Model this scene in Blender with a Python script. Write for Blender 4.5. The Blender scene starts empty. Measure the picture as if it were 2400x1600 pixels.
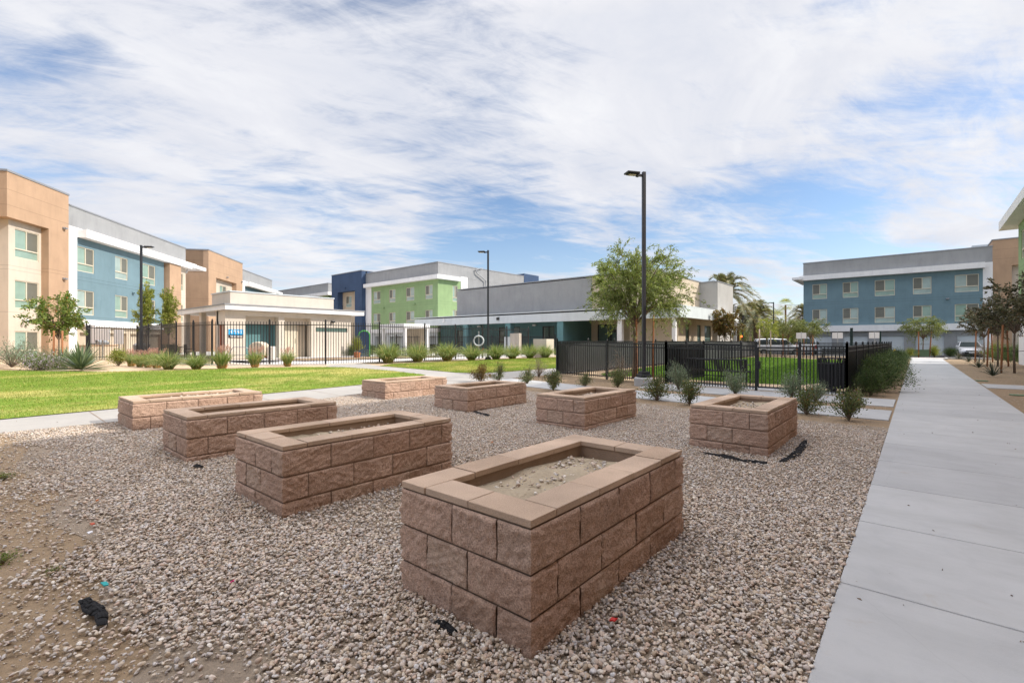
import bpy, bmesh, math, random
import numpy as np
from mathutils import Vector, Matrix

R = math.radians
rng = np.random.default_rng(11)
random.seed(5)
S = bpy.context.scene
COL = S.collection

# ------------------------------------------------------------------ camera, sky, sun, exposure
VIEW = R(40.5)                       # the site grid: +y runs along the walkway, the camera looks 40.5 degrees left of it
cam_d = bpy.data.cameras.new("camera"); cam = bpy.data.objects.new("camera", cam_d); COL.objects.link(cam)
cam_d.sensor_width = 36.0; cam_d.lens = 36.0*1110/2400
cam_d.clip_start = 0.05; cam_d.clip_end = 6000
cam.location = (0, 0, 1.447); cam.rotation_euler = (R(90), 0, VIEW)
S.camera = cam
SUN_EL, SUN_AZ = R(38), R(94-40.5)   # azimuth measured clockwise from +y
sd = Vector((math.cos(SUN_EL)*math.sin(SUN_AZ), math.cos(SUN_EL)*math.cos(SUN_AZ), math.sin(SUN_EL)))
sun_d = bpy.data.lights.new("sun", 'SUN'); sun = bpy.data.objects.new("sun", sun_d); COL.objects.link(sun)
sun_d.energy = 2.6; sun_d.angle = R(0.6); sun_d.color = (1.0, 0.93, 0.83)
sun.rotation_euler = sd.to_track_quat('Z', 'Y').to_euler(); sun.location = (20, 10, 40)
S.view_settings.view_transform = 'Standard'; S.view_settings.look = 'None'
S.view_settings.exposure = 0.86; S.view_settings.gamma = 1
S.view_settings.use_curve_mapping = False
S.cycles.use_denoising = True
S.cycles.max_bounces = 6; S.cycles.transparent_max_bounces = 6

def nd(nt, typ, **kw):
    n = nt.nodes.new(typ)
    for k, v in kw.items():
        if k.startswith('i_'): n.inputs[int(k[2:])].default_value = v
        else: setattr(n, k, v)
    return n
def lk(nt, a, b): nt.links.new(a, b)
def mth(nt, op, a, b=None, c=None, clamp=False):
    n = nt.nodes.new('ShaderNodeMath'); n.operation = op; n.use_clamp = clamp
    for i, x in enumerate((a, b, c)):
        if x is None: continue
        if isinstance(x, (int, float)): n.inputs[i].default_value = x
        else: nt.links.new(x, n.inputs[i])
    return n.outputs[0]
def mixc(nt, f, a, b, mode='MIX'):
    n = nt.nodes.new('ShaderNodeMix'); n.data_type = 'RGBA'; n.blend_type = mode
    for i, x in ((0, f), (6, a), (7, b)):
        if isinstance(x, (int, float)): n.inputs[i].default_value = x
        elif isinstance(x, (tuple, list)): n.inputs[i].default_value = (*x[:3], 1)
        else: nt.links.new(x, n.inputs[i])
    return n.outputs[2]
def ramp(nt, f, stops, interp='LINEAR'):
    n = nt.nodes.new('ShaderNodeValToRGB'); cr = n.color_ramp; cr.interpolation = interp
    while len(cr.elements) < len(stops): cr.elements.new(0.5)
    for e, (p, c) in zip(cr.elements, stops):
        e.position = p; e.color = (*c, 1) if len(c) == 3 else c
    nt.links.new(f, n.inputs[0]); return n.outputs[0]
def noise(nt, vec, scale, detail=4, rough=.5, dist=0.0):
    n = nt.nodes.new('ShaderNodeTexNoise'); n.inputs['Scale'].default_value = scale
    n.inputs['Detail'].default_value = detail; n.inputs['Roughness'].default_value = rough
    n.inputs['Distortion'].default_value = dist
    if vec is not None: nt.links.new(vec, n.inputs['Vector'])
    return n.outputs[0]

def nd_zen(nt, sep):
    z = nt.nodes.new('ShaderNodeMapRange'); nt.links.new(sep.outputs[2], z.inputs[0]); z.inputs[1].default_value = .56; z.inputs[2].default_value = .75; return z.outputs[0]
W = bpy.data.worlds.new("World"); S.world = W; W.use_nodes = True
nt = W.node_tree; nt.nodes.clear()
sky = nd(nt, 'ShaderNodeTexSky'); sky.sky_type = 'NISHITA'; sky.sun_disc = False
sky.sun_elevation = SUN_EL; sky.sun_rotation = SUN_AZ; sky.air_density = 1.0; sky.dust_density = 0.6; sky.ozone_density = 1.6
geo = nd(nt, 'ShaderNodeTexCoord')
sep = nd(nt, 'ShaderNodeSeparateXYZ'); lk(nt, geo.outputs['Generated'], sep.inputs[0])
zc = mth(nt, 'MAXIMUM', sep.outputs[2], 0.0)
inv = mth(nt, 'DIVIDE', 1.0, mth(nt, 'ADD', zc, 0.16))
pl = nd(nt, 'ShaderNodeCombineXYZ')
lk(nt, mth(nt, 'MULTIPLY', sep.outputs[0], inv), pl.inputs[0]); lk(nt, mth(nt, 'MULTIPLY', sep.outputs[1], inv), pl.inputs[1])
def mapped(rot, sc, loc=(0, 0, 0)):
    m = nd(nt, 'ShaderNodeMapping'); m.vector_type = 'TEXTURE'; m.inputs['Rotation'].default_value = (0, 0, VIEW+rot)
    m.inputs['Scale'].default_value = (1/sc[0], 1/sc[1], 1); m.inputs['Location'].default_value = loc
    lk(nt, pl.outputs[0], m.inputs[0]); return m.outputs[0]
big = noise(nt, mapped(R(8), (0.62, 1.15), (3.1, 1.7, 0)), 1.15, 10, .58, .5)
streak = noise(nt, mapped(R(-14), (0.55, 2.3), (0.4, 2.2, 3)), 1.5, 10, .64, .5)
fine = noise(nt, mapped(R(24), (1.3, 3.2), (5.4, .2, 7)), 2.6, 9, .68, .6)
SKY_BIAS = -0.045
# the cloud deck is thick overhead towards the middle of the view, thin low on the right and in the upper left
def lobe(dx, dy, dz, lo, hi):
    v = Vector((dx, dy, dz)).normalized()
    d = nd(nt, 'ShaderNodeVectorMath', operation='DOT_PRODUCT'); lk(nt, geo.outputs['Generated'], d.inputs[0]); d.inputs[1].default_value = v
    mr = nd(nt, 'ShaderNodeMapRange'); mr.interpolation_type = 'SMOOTHSTEP'
    lk(nt, d.outputs['Value'], mr.inputs[0]); mr.inputs[1].default_value = lo; mr.inputs[2].default_value = hi
    return mr.outputs[0]
def vdir(px, py):          # world direction seen at a pixel of the 2400x1600 photograph
    X, Y, Z = (px-1200)/1110, 1.0, -(py-800)/1110
    c, s = math.cos(VIEW), math.sin(VIEW)
    return X*c-Y*s, X*s+Y*c, Z
dens = mth(nt, 'MULTIPLY_ADD', big, 0.95, mth(nt, 'MULTIPLY_ADD', streak, 0.48, mth(nt, 'MULTIPLY', fine, 0.46)))
for (px, py, lo, hi, amt) in ((1000, 330, .82, .99, .10), (1850, 210, .84, .99, .08), (250, 350, .86, .99, .16),
                              (2000, 120, .86, .99, .05), (1700, 520, .955, .995, -.09), (2250, 460, .955, .995, -.10), (420, 40, .93, .995, -.05), (1180, 600, .975, .998, -.20), (700, 590, .975, .998, -.14)):
    dens = mth(nt, 'MULTIPLY_ADD', lobe(*vdir(px, py), lo, hi), amt, dens)
mr = nd(nt, 'ShaderNodeMapRange'); mr.interpolation_type = 'SMOOTHSTEP'
lk(nt, mth(nt, 'ADD', dens, SKY_BIAS), mr.inputs[0]); mr.inputs[1].default_value = 0.73; mr.inputs[2].default_value = 1.08
mask = mr.outputs[0]
horiz = nd(nt, 'ShaderNodeMapRange'); lk(nt, sep.outputs[2], horiz.inputs[0]); horiz.inputs[1].default_value = 0.0; horiz.inputs[2].default_value = 0.22; horiz.inputs[3].default_value = .35; horiz.inputs[4].default_value = 0
mask = mth(nt, 'MAXIMUM', mask, horiz.outputs[0])
shade = noise(nt, mapped(R(50), (.9, 1.6), (9, 4, 1)), 1.6, 7, .6, .4)
ccol = ramp(nt, shade, [(.30, (5.35, 5.6, 6.3)), (.5, (6.2, 6.3, 6.75)), (.68, (7.0, 7.05, 7.3))])
skyc = mixc(nt, 1.0, sky.outputs[0], (1.12, 1.17, 1.25), 'MULTIPLY')
# boost added overhead, outside the picture: sky brightened and warmed to lift the shade
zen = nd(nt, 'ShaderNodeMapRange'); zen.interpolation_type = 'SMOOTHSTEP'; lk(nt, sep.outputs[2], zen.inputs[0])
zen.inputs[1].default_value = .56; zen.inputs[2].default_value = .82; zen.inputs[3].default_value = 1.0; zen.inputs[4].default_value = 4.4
wc = mixc(nt, mask, skyc, ccol)
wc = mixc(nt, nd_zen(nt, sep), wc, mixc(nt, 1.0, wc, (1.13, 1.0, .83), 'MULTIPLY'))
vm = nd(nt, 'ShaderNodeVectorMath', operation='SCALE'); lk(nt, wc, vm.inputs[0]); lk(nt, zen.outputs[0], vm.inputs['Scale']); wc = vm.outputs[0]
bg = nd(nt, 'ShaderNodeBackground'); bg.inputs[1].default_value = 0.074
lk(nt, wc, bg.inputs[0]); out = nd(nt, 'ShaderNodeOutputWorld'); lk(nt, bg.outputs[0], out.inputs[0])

# ------------------------------------------------------------------ helpers
def hgt(x):                          # the site climbs about 0.3 m towards the pool (negative x)
    t = np.clip((-np.asarray(x, dtype=float)-2)/19, 0, 1)
    return .33*t*t*(3-2*t)
def hz(x): return float(hgt(x))
def gpt(px, py, dz=0.0):             # ground point seen at a pixel of the photograph
    h = 0.0
    for _ in range(50):
        Y = 1110*(1.447-h-dz)/(py-800); X = (px-1200)/1110*Y
        x = X*math.cos(VIEW)-Y*math.sin(VIEW); y = X*math.sin(VIEW)+Y*math.cos(VIEW)
        h = .5*h+.5*hz(x)
    return x, y
def cam_xy(x, y): return x*math.cos(VIEW)+y*math.sin(VIEW), -x*math.sin(VIEW)+y*math.cos(VIEW)

def tag(o, label=None, cat=None, group=None, kind=None):
    if label: o['label'] = label
    if cat: o['category'] = cat
    if group: o['group'] = group
    if kind: o['kind'] = kind
    return o
def empty(name, loc=(0, 0, 0), rz=0.0, label=None, cat=None, group=None):
    o = bpy.data.objects.new(name, None); COL.objects.link(o); o.empty_display_size = .2
    o.location = loc; o.rotation_euler = (0, 0, rz)
    return tag(o, label, cat, group)
def copy_tree(o, parent=None, loc=None, rz=None, sc=None, label=None, group=None):
    c = o.copy(); COL.objects.link(c); c.parent = parent
    if loc is not None: c.location = loc
    if rz is not None: c.rotation_euler = (0, 0, rz)
    if sc is not None: c.scale = sc if isinstance(sc, tuple) else (sc, sc, sc)
    if label: c['label'] = label
    if group: c['group'] = group
    for ch in list(o.children): copy_tree(ch, c)
    return c

class MB:
    def __init__(s): s.v = []; s.f = []; s.m = []
    def add(s, vs, fs, mi=0):
        b = len(s.v); s.v += [tuple(map(float, p)) for p in vs]
        s.f += [tuple(b+i for i in f) for f in fs]; s.m += [mi]*len(fs); return s
    def box(s, x0, x1, y0, y1, z0, z1, mi=0):
        return s.add([(x0,y0,z0),(x1,y0,z0),(x1,y1,z0),(x0,y1,z0),(x0,y0,z1),(x1,y0,z1),(x1,y1,z1),(x0,y1,z1)],
                     [(0,3,2,1),(4,5,6,7),(0,1,5,4),(1,2,6,5),(2,3,7,6),(3,0,4,7)], mi)
    def bar(s, p, q, w, h, mi=0):     # square bar between two points; w across, h the other way
        p, q = Vector(p), Vector(q); d = (q-p).normalized()
        up = Vector((0, 0, 1)) if abs(d.z) < .95 else Vector((0, 1, 0))
        a = d.cross(up).normalized()*(w/2); b = a.cross(d).normalized()*(h/2)
        return s.add([p-a-b, p+a-b, p+a+b, p-a+b, q-a-b, q+a-b, q+a+b, q-a+b],
                     [(0,1,2,3),(7,6,5,4),(0,4,5,1),(1,5,6,2),(2,6,7,3),(3,7,4,0)], mi)
    def tube(s, pts, rad, n=8, mi=0, cap=True):
        pts = [Vector(p) for p in pts]; rad = rad if hasattr(rad, '__len__') else [rad]*len(pts)
        base = len(s.v); prev = None
        for i, p in enumerate(pts):
            d = (pts[min(i+1, len(pts)-1)]-pts[max(i-1, 0)]).normalized()
            ref = prev if prev is not None else (Vector((1, 0, 0)) if abs(d.x) < .9 else Vector((0, 1, 0)))
            a = (ref-d*ref.dot(d)).normalized(); b = d.cross(a); prev = a
            for k in range(n):
                t = 2*math.pi*k/n; s.v.append(tuple(p+(a*math.cos(t)+b*math.sin(t))*rad[i]))
        for i in range(len(pts)-1):
            for k in range(n):
                s.f.append((base+i*n+k, base+i*n+(k+1) % n, base+(i+1)*n+(k+1) % n, base+(i+1)*n+k)); s.m.append(mi)
        if cap:
            s.f.append(tuple(base+k for k in reversed(range(n)))); s.f.append(tuple(base+(len(pts)-1)*n+k for k in range(n))); s.m += [mi, mi]
        return s
    def lathe(s, prof, n=16, mi=0, c=(0, 0, 0)):
        return s.tube([(c[0], c[1], c[2]+z) for r, z in prof], [max(r, 1e-4) for r, z in prof], n, mi)
    def prism(s, poly, axis, a0, a1, mi=0):   # polygon in the two other axes, extruded along axis
        n = len(poly)
        def P(u, v, t): return (t, u, v) if axis == 'x' else ((u, t, v) if axis == 'y' else (u, v, t))
        vs = [P(u, v, a0) for u, v in poly]+[P(u, v, a1) for u, v in poly]
        fs = [tuple(range(n)), tuple(range(2*n-1, n-1, -1))]+[(i, n+i, n+(i+1) % n, (i+1) % n) for i in range(n)]
        return s.add(vs, fs, mi)
    def wall(s, T, u0, u1, z0, z1, holes=(), depth=.1, mi=0):   # a wall face with openings and their reveals; T(u, z, inward)
        us = sorted({u0, u1, *[h[0] for h in holes], *[h[1] for h in holes]}); zs = sorted({z0, z1, *[h[2] for h in holes], *[h[3] for h in holes]})
        for i in range(len(us)-1):
            for j in range(len(zs)-1):
                cu, cz = (us[i]+us[i+1])/2, (zs[j]+zs[j+1])/2
                if any(h[0] < cu < h[1] and h[2] < cz < h[3] for h in holes): continue
                s.add([T(us[i], zs[j], 0), T(us[i+1], zs[j], 0), T(us[i+1], zs[j+1], 0), T(us[i], zs[j+1], 0)], [(0, 1, 2, 3)], mi)
        for a, b, c, d in holes:
            for (p, q) in (((a, c), (b, c)), ((b, c), (b, d)), ((b, d), (a, d)), ((a, d), (a, c))):
                s.add([T(*p, 0), T(*p, depth), T(*q, depth), T(*q, 0)], [(0, 1, 2, 3)], mi)
        return s
    def mesh(s, name, mats, smooth=False):
        me = bpy.data.meshes.new(name); me.from_pydata(s.v, [], s.f)
        for m in (mats if isinstance(mats, (list, tuple)) else [mats]): me.materials.append(m)
        if any(s.m): me.polygons.foreach_set('material_index', s.m)
        if smooth: me.polygons.foreach_set('use_smooth', [True]*len(s.f))
        bm = bmesh.new(); bm.from_mesh(me); bmesh.ops.recalc_face_normals(bm, faces=bm.faces); bm.to_mesh(me); bm.free()
        return me
    def build(s, name, mats, parent=None, smooth=False, bevel=0, loc=None, seg=2):
        return obj(name, s.mesh(name, mats, smooth), parent, bevel, loc, seg)
def obj(name, me, parent=None, bevel=0, loc=None, seg=2):
    o = bpy.data.objects.new(name, me); COL.objects.link(o); o.parent = parent
    if loc is not None: o.location = loc
    if bevel:
        b = o.modifiers.new('bevel', 'BEVEL'); b.width = bevel; b.segments = seg; b.limit_method = 'ANGLE'; b.angle_limit = R(40)
    return o
def np_mesh(name, V, F, mats, smooth=False):
    V = np.asarray(V, dtype=np.float32).reshape(-1, 3); F = np.asarray(F, dtype=np.int32); k = F.shape[1]
    me = bpy.data.meshes.new(name); me.vertices.add(len(V)); me.vertices.foreach_set('co', V.ravel())
    me.loops.add(F.size); me.loops.foreach_set('vertex_index', F.ravel())
    me.polygons.add(len(F)); me.polygons.foreach_set('loop_start', np.arange(0, F.size, k, dtype=np.int32))
    try: me.polygons.foreach_set('loop_total', np.full(len(F), k, dtype=np.int32))
    except Exception: pass
    if smooth: me.polygons.foreach_set('use_smooth', np.ones(len(F), dtype=bool))
    for m in (mats if isinstance(mats, (list, tuple)) else [mats]): me.materials.append(m)
    me.update(calc_edges=True); me.validate(); return me

# ------------------------------------------------------------------ materials
MATS = {}
def base_mat(name):
    m = bpy.data.materials.new(name); m.use_nodes = True; n = m.node_tree
    b = n.nodes['Principled BSDF']; MATS[name] = m; return m, n, b
def surf(name, col, rough=.75, var=.12, vscale=2.0, bump=0.0, bscale=60, metal=0.0, spec=.3, fine=0.0, col2=None, joints=None, coat=0.0):
    m, n, b = base_mat(name)
    tc = nd(n, 'ShaderNodeTexCoord'); v = tc.outputs['Object']
    c2 = col2 or tuple(max(0, x*(1-var*1.6)) for x in col)
    c1 = tuple(min(1, x*(1+var*.6)) for x in col)
    f = noise(n, v, vscale, 6, .6)
    f = nd_map(n, f, .3, .7)
    c = mixc(n, f, c2, c1)
    if fine: c = mixc(n, fine, c, mixc(n, noise(n, v, bscale*1.3, 3, .7), tuple(x*.35 for x in col), tuple(min(1, x*1.5) for x in col)))
    if rough >= .8 and bump and vscale < 1:      # rain streaks and trowel marks down the plaster
        mp = nd(n, 'ShaderNodeMapping'); mp.inputs['Scale'].default_value = (1.7, 1.7, .35); lk(n, v, mp.inputs[0])
        c = mixc(n, 1.0, c, ramp(n, noise(n, mp.outputs[0], 1.4, 7, .68, .3), [(.3, (.91, .91, .915)), (.5, (1, 1, 1)), (.75, (1.04, 1.04, 1.035))]), 'MULTIPLY')
    if joints:                      # control joints cast in the plaster at fixed heights
        sp = nd(n, 'ShaderNodeSeparateXYZ'); lk(n, v, sp.inputs[0])
        acc = None
        for zj in joints:
            t = mth(n, 'LESS_THAN', mth(n, 'ABSOLUTE', mth(n, 'SUBTRACT', sp.outputs[2], zj)), .016)
            acc = t if acc is None else mth(n, 'MAXIMUM', acc, t)
        c = mixc(n, mth(n, 'MULTIPLY', acc, .38), c, tuple(x*.3 for x in col))
    lk(n, c, b.inputs['Base Color'])
    b.inputs['Roughness'].default_value = rough; b.inputs['Metallic'].default_value = metal; b.inputs['Specular IOR Level'].default_value = spec
    if coat: b.inputs['Coat Weight'].default_value = coat; b.inputs['Coat Roughness'].default_value = .05
    if bump:
        bp = nd(n, 'ShaderNodeBump'); bp.inputs['Strength'].default_value = bump; bp.inputs['Distance'].default_value = .02
        lk(n, noise(n, v, bscale, 5, .6), bp.inputs['Height']); lk(n, bp.outputs[0], b.inputs['Normal'])
    return m
def nd_map(n, f, a, b):
    mr = nd(n, 'ShaderNodeMapRange'); lk(n, f, mr.inputs[0]); mr.inputs[1].default_value = a; mr.inputs[2].default_value = b; return mr.outputs[0]
def island(name, stops, rough=.6, transl=0.0, spec=.3, bump=0.0, bscale=80, fine=0.0, vary=0.0):
    m, n, b = base_mat(name)
    g = nd(n, 'ShaderNodeNewGeometry'); c = ramp(n, g.outputs['Random Per Island'], stops)
    tc = nd(n, 'ShaderNodeTexCoord')
    if fine: c = mixc(n, 1.0, c, ramp(n, noise(n, tc.outputs['Object'], bscale, 5, .7), [(.3, (1-fine,)*3), (.75, (1+fine*.5,)*3)]), 'MULTIPLY')
    if vary: c = mixc(n, 1.0, c, ramp(n, noise(n, tc.outputs['Object'], 1.6, 3, .5), [(.3, (1-vary,)*3), (.7, (1+vary,)*3)]), 'MULTIPLY')
    lk(n, c, b.inputs['Base Color']); b.inputs['Roughness'].default_value = rough; b.inputs['Specular IOR Level'].default_value = spec
    if bump:
        bp = nd(n, 'ShaderNodeBump'); bp.inputs['Strength'].default_value = bump; bp.inputs['Distance'].default_value = .01
        lk(n, noise(n, tc.outputs['Object'], bscale, 6, .65), bp.inputs['Height']); lk(n, bp.outputs[0], b.inputs['Normal'])
    if transl:
        t = nd(n, 'ShaderNodeBsdfTranslucent'); lk(n, mixc(n, 1.0, c, (1.25, 1.2, .7), 'MULTIPLY'), t.inputs[0])
        mx = nd(n, 'ShaderNodeMixShader'); mx.inputs[0].default_value = transl
        lk(n, b.outputs[0], mx.inputs[1]); lk(n, t.outputs[0], mx.inputs[2]); lk(n, mx.outputs[0], n.nodes['Material Output'].inputs[0])
    return m
def nd_v(n, v):
    t = nd(n, 'ShaderNodeTexNoise'); t.inputs['Scale'].default_value = 2.2; t.inputs['Detail'].default_value = 5; lk(n, v, t.inputs['Vector']); return t.outputs['Color']
JB = (10.55, 9.62, 6.25, 6.02, 3.2); JS = (6.1, 5.85, 3.25)
M_brown = surf('brown_stucco', (.455, .305, .20), .85, .07, .8, .25, 90, joints=JB)
M_beige = surf('beige_stucco', (.60, .525, .435), .85, .05, .8, .25, 90, joints=JS)
M_white = surf('white_stucco', (.78, .775, .775), .8, .03, .7, .2, 90)
M_grey = surf('grey_stucco', (.315, .32, .325), .85, .07, .8, .25, 90)
M_blue = surf('blue_stucco', (.162, .25, .29), .85, .07, .8, .25, 90, joints=JS)
M_green = surf('green_stucco', (.27, .385, .19), .85, .06, .8, .25, 90, joints=JS)
M_navy = surf('navy_stucco', (.052, .088, .165), .85, .1, .8, .25, 90)
M_teal = surf('teal_stucco', (.125, .25, .265), .85, .06, .9, .25, 90)
M_club = surf('light_grey_stucco', (.60, .64, .66), .85, .05, .8, .25, 90)
M_greyl = surf('warm_grey_stucco', (.40, .39, .37), .85, .05, .8, .25, 90)
M_tan = surf('tan_stucco', (.54, .455, .35), .85, .05, .8, .25, 90)
M_cream = surf('cream_stucco', (.62, .555, .475), .85, .04, .8, .25, 90)
M_frame = surf('window_frame_vinyl', (.64, .58, .46), .5, .03, 3)
M_roof = surf('roof_membrane', (.5, .5, .5), .9)
M_cap = surf('grey_coping_metal', (.30, .31, .33), .5, .05, 2, metal=.3)
M_rust = surf('rust_red_metal', (.30, .085, .04), .6, .1, 3)
M_black = surf('black_powdercoat', (.012, .012, .014), .38, .1, 8, spec=.5)
M_lamp = surf('dark_grey_lamp_paint', (.028, .031, .038), .4, .1, 5, spec=.5)
M_dkgreen = surf('dark_green_paint', (.008, .03, .026), .4, spec=.5)
M_conc = surf('walkway_concrete', (.43, .437, .442), .85, .07, .7, .15, 160, fine=.12)
n_ = M_conc.node_tree; b_ = n_.nodes['Principled BSDF']; src = b_.inputs['Base Color'].links[0].from_socket; t_ = nd(n_, 'ShaderNodeTexCoord'); g_ = nd(n_, 'ShaderNodeNewGeometry')
mp_ = nd(n_, 'ShaderNodeMapping'); mp_.inputs['Scale'].default_value = (1.0, 3.4, 1); lk(n_, t_.outputs['Object'], mp_.inputs[0])
st_ = nd_map(n_, noise(n_, mp_.outputs[0], .9, 8, .66, .4), .46, .72); sp_ = nd_map(n_, noise(n_, t_.outputs['Object'], 2.3, 9, .72, .8), .60, .72); dk_ = nd_map(n_, noise(n_, t_.outputs['Object'], 21, 5, .75), .70, .76)
c_ = mixc(n_, 1.0, src, ramp(n_, g_.outputs['Random Per Island'], [(0, (.93, .93, .935)), (1, (1.05, 1.05, 1.045))]), 'MULTIPLY')
c_ = mixc(n_, mth(n_, 'MULTIPLY', st_, .30), c_, (.27, .27, .265)); c_ = mixc(n_, mth(n_, 'MULTIPLY', sp_, .34), c_, (.33, .265, .195)); c_ = mixc(n_, mth(n_, 'MULTIPLY', dk_, .5), c_, (.16, .14, .12))
vo_ = nd(n_, 'ShaderNodeTexVoronoi'); vo_.feature = 'DISTANCE_TO_EDGE'; vo_.inputs['Scale'].default_value = .33; lk(n_, mixc(n_, .12, t_.outputs['Object'], nd_v(n_, t_.outputs['Object'])), vo_.inputs['Vector'])
cr_ = mth(n_, 'MULTIPLY', mth(n_, 'LESS_THAN', vo_.outputs['Distance'], .0005), .12); lk(n_, mixc(n_, cr_, c_, (.12, .11, .10)), b_.inputs['Base Color'])
M_pathc = surf('path_concrete', (.36, .345, .32), .88, .07, .7, .15, 160, fine=.12)
M_deck = surf('deck_concrete', (.62, .60, .57), .85, .06, .7, .1, 120)
M_kerb = surf('kerb_concrete', (.5, .48, .45), .9, .1, 2, .3, 60)
M_dirt = surf('dirt', (.285, .207, .130), .95, .16, .9, .9, 26, fine=.35)
M_sand = surf('sand', (.56, .42, .28), .95, .10, .9, .6, 30, fine=.25)
M_soil = surf('planter_soil', (.42, .345, .245), .95, .2, 5, .9, 34, fine=.35)
M_gbase = surf('gravel_bed', (.30, .24, .18), .95, .2, 3, 1.0, 40, fine=.5)
M_asph = surf('asphalt', (.055, .055, .058), .9, .15, 1, .4, 80, fine=.3)
M_block = island('split_face_block', [(0, (.48, .325, .24)), (.35, (.55, .375, .285)), (.7, (.60, .42, .325)), (1, (.50, .36, .275))], .95, spec=.1, bump=1.0, bscale=110, fine=.55, vary=.14)
n_ = M_block.node_tree; b_ = n_.nodes['Principled BSDF']; src = b_.inputs['Base Color'].links[0].from_socket; t_ = nd(n_, 'ShaderNodeTexCoord')
pit = nd_map(n_, noise(n_, t_.outputs['Object'], 135, 2, .5), .665, .70); dust = nd_map(n_, noise(n_, t_.outputs['Object'], 2.6, 6, .65, .4), .55, .8)
c_ = mixc(n_, mth(n_, 'MULTIPLY', dust, .35), src, (.60, .50, .40)); lk(n_, mixc(n_, mth(n_, 'MULTIPLY', pit, .85), c_, (.05, .033, .026)), b_.inputs['Base Color'])
M_mortar = surf('mortar', (.30, .215, .155), .95, .1, 8, .5, 90)
M_capst = island('cap_stone', [(0, (.47, .34, .245)), (.5, (.56, .42, .315)), (1, (.51, .385, .29))], .92, spec=.15, bump=.6, bscale=150, fine=.28, vary=.2)
n_ = M_capst.node_tree; b_ = n_.nodes['Principled BSDF']; src = b_.inputs['Base Color'].links[0].from_socket; t_ = nd(n_, 'ShaderNodeTexCoord')
salt = nd_map(n_, noise(n_, t_.outputs['Object'], 3.1, 7, .7, .6), .64, .74); dirt_ = nd_map(n_, noise(n_, t_.outputs['Object'], 5.5, 7, .7, .3), .55, .75)
c_ = mixc(n_, mth(n_, 'MULTIPLY', dirt_, .45), src, (.27, .20, .14)); lk(n_, mixc(n_, mth(n_, 'MULTIPLY', salt, .6), c_, (.66, .60, .54)), b_.inputs['Base Color'])
M_stone = island('gravel_stone', [(0, (.54, .44, .33)), (.12, (.34, .265, .195)), (.22, (.68, .59, .475)), (.32, (.43, .40, .38)), (.42, (.54, .40, .31)), (.50, (.76, .71, .63)), (.60, (.31, .27, .235)), (.70, (.62, .54, .47)), (.80, (.47, .35, .265)), (.90, (.58, .56, .55)), (1, (.52, .40, .28))], .75, spec=.35, fine=.18, bscale=60)
M_bark = surf('bark', (.20, .15, .11), .9, .25, 9, .8, 30)
M_stake = surf('timber_stake', (.36, .155, .07), .85, .2, 12, .4, 40)
M_palestake = surf('pale_pole', (.55, .42, .36), .85, .1, 8)
M_palmbark = surf('palm_bark', (.21, .13, .085), .95, .35, 6, 1.0, 9)
M_lv = island('olive_foliage', [(0, (.085, .12, .035)), (.5, (.16, .20, .06)), (1, (.27, .29, .10))], .6, .3, vary=.25)
M_lvf = island('feathery_foliage', [(0, (.11, .165, .045)), (.5, (.22, .29, .085)), (1, (.37, .42, .15))], .6, .35, vary=.28)
M_lvg = island('bright_green_foliage', [(0, (.085, .14, .03)), (.5, (.16, .23, .05)), (.93, (.27, .32, .085)), (1, (.42, .16, .05))], .55, .3, vary=.25)
M_lvy = island('yellow_green_foliage', [(0, (.12, .16, .03)), (.6, (.27, .32, .07)), (1, (.42, .40, .11))], .6, .42, vary=.2)
M_lvd = island('dark_hedge_foliage', [(0, (.04, .075, .028)), (.6, (.095, .15, .055)), (1, (.19, .25, .09))], .55, .2, vary=.3)
M_lvs = island('shrub_foliage', [(0, (.06, .085, .035)), (.6, (.13, .16, .065)), (.95, (.22, .25, .11)), (1, (.42, .15, .04))], .6, .25, vary=.3)
M_sage = island('grey_green_foliage', [(0, (.13, .18, .115)), (.6, (.22, .285, .195)), (1, (.34, .40, .30))], .75, .2, vary=.25)
M_dry = island('dry_grey_foliage', [(0, (.24, .19, .15)), (.6, (.36, .30, .25)), (1, (.48, .42, .36))], .8, .2, vary=.2)
M_purple = island('bronze_foliage', [(0, (.05, .055, .032)), (.5, (.11, .105, .062)), (.85, (.19, .185, .11)), (1, (.24, .13, .08))], .5, .2, vary=.35)
M_rusty = island('russet_foliage', [(0, (.12, .075, .03)), (.5, (.19, .12, .045)), (.8, (.15, .17, .045)), (1, (.30, .15, .05))], .6, .3, vary=.25)
M_gr = island('ornamental_grass', [(0, (.13, .21, .06)), (.5, (.24, .32, .11)), (.85, (.38, .42, .19)), (1, (.56, .44, .22))], .6, .3)
M_plume = island('pink_plume', [(0, (.42, .22, .19)), (1, (.58, .36, .31))], .8, .3)
M_thatch = island('dry_thatch', [(0, (.40, .20, .07)), (1, (.55, .32, .13))], .8, .1)
M_yucca = island('blue_green_blades', [(0, (.10, .15, .085)), (.6, (.18, .24, .14)), (1, (.30, .35, .21))], .5, .1)
M_yuccad = island('dark_blades', [(0, (.035, .05, .035)), (1, (.085, .11, .075))], .5, .1)
M_lav = island('purple_flowers', [(0, (.09, .14, .04)), (.6, (.17, .22, .07)), (.7, (.42, .34, .46)), (1, (.55, .48, .58))], .7, .25)
M_palm = island('palm_leaflets', [(0, (.13, .15, .075)), (.5, (.22, .235, .125)), (.85, (.31, .29, .165)), (1, (.42, .30, .16))], .6, .2)
M_lawnb = island('grass_blades', [(0, (.13, .215, .025)), (.5, (.20, .29, .045)), (.8, (.29, .345, .075)), (1, (.48, .41, .16))], .6, .35, vary=.22)
M_lawnd = island('park_grass_blades', [(0, (.065, .14, .016)), (.5, (.11, .21, .026)), (1, (.18, .28, .05))], .6, .3, vary=.2)
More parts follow.
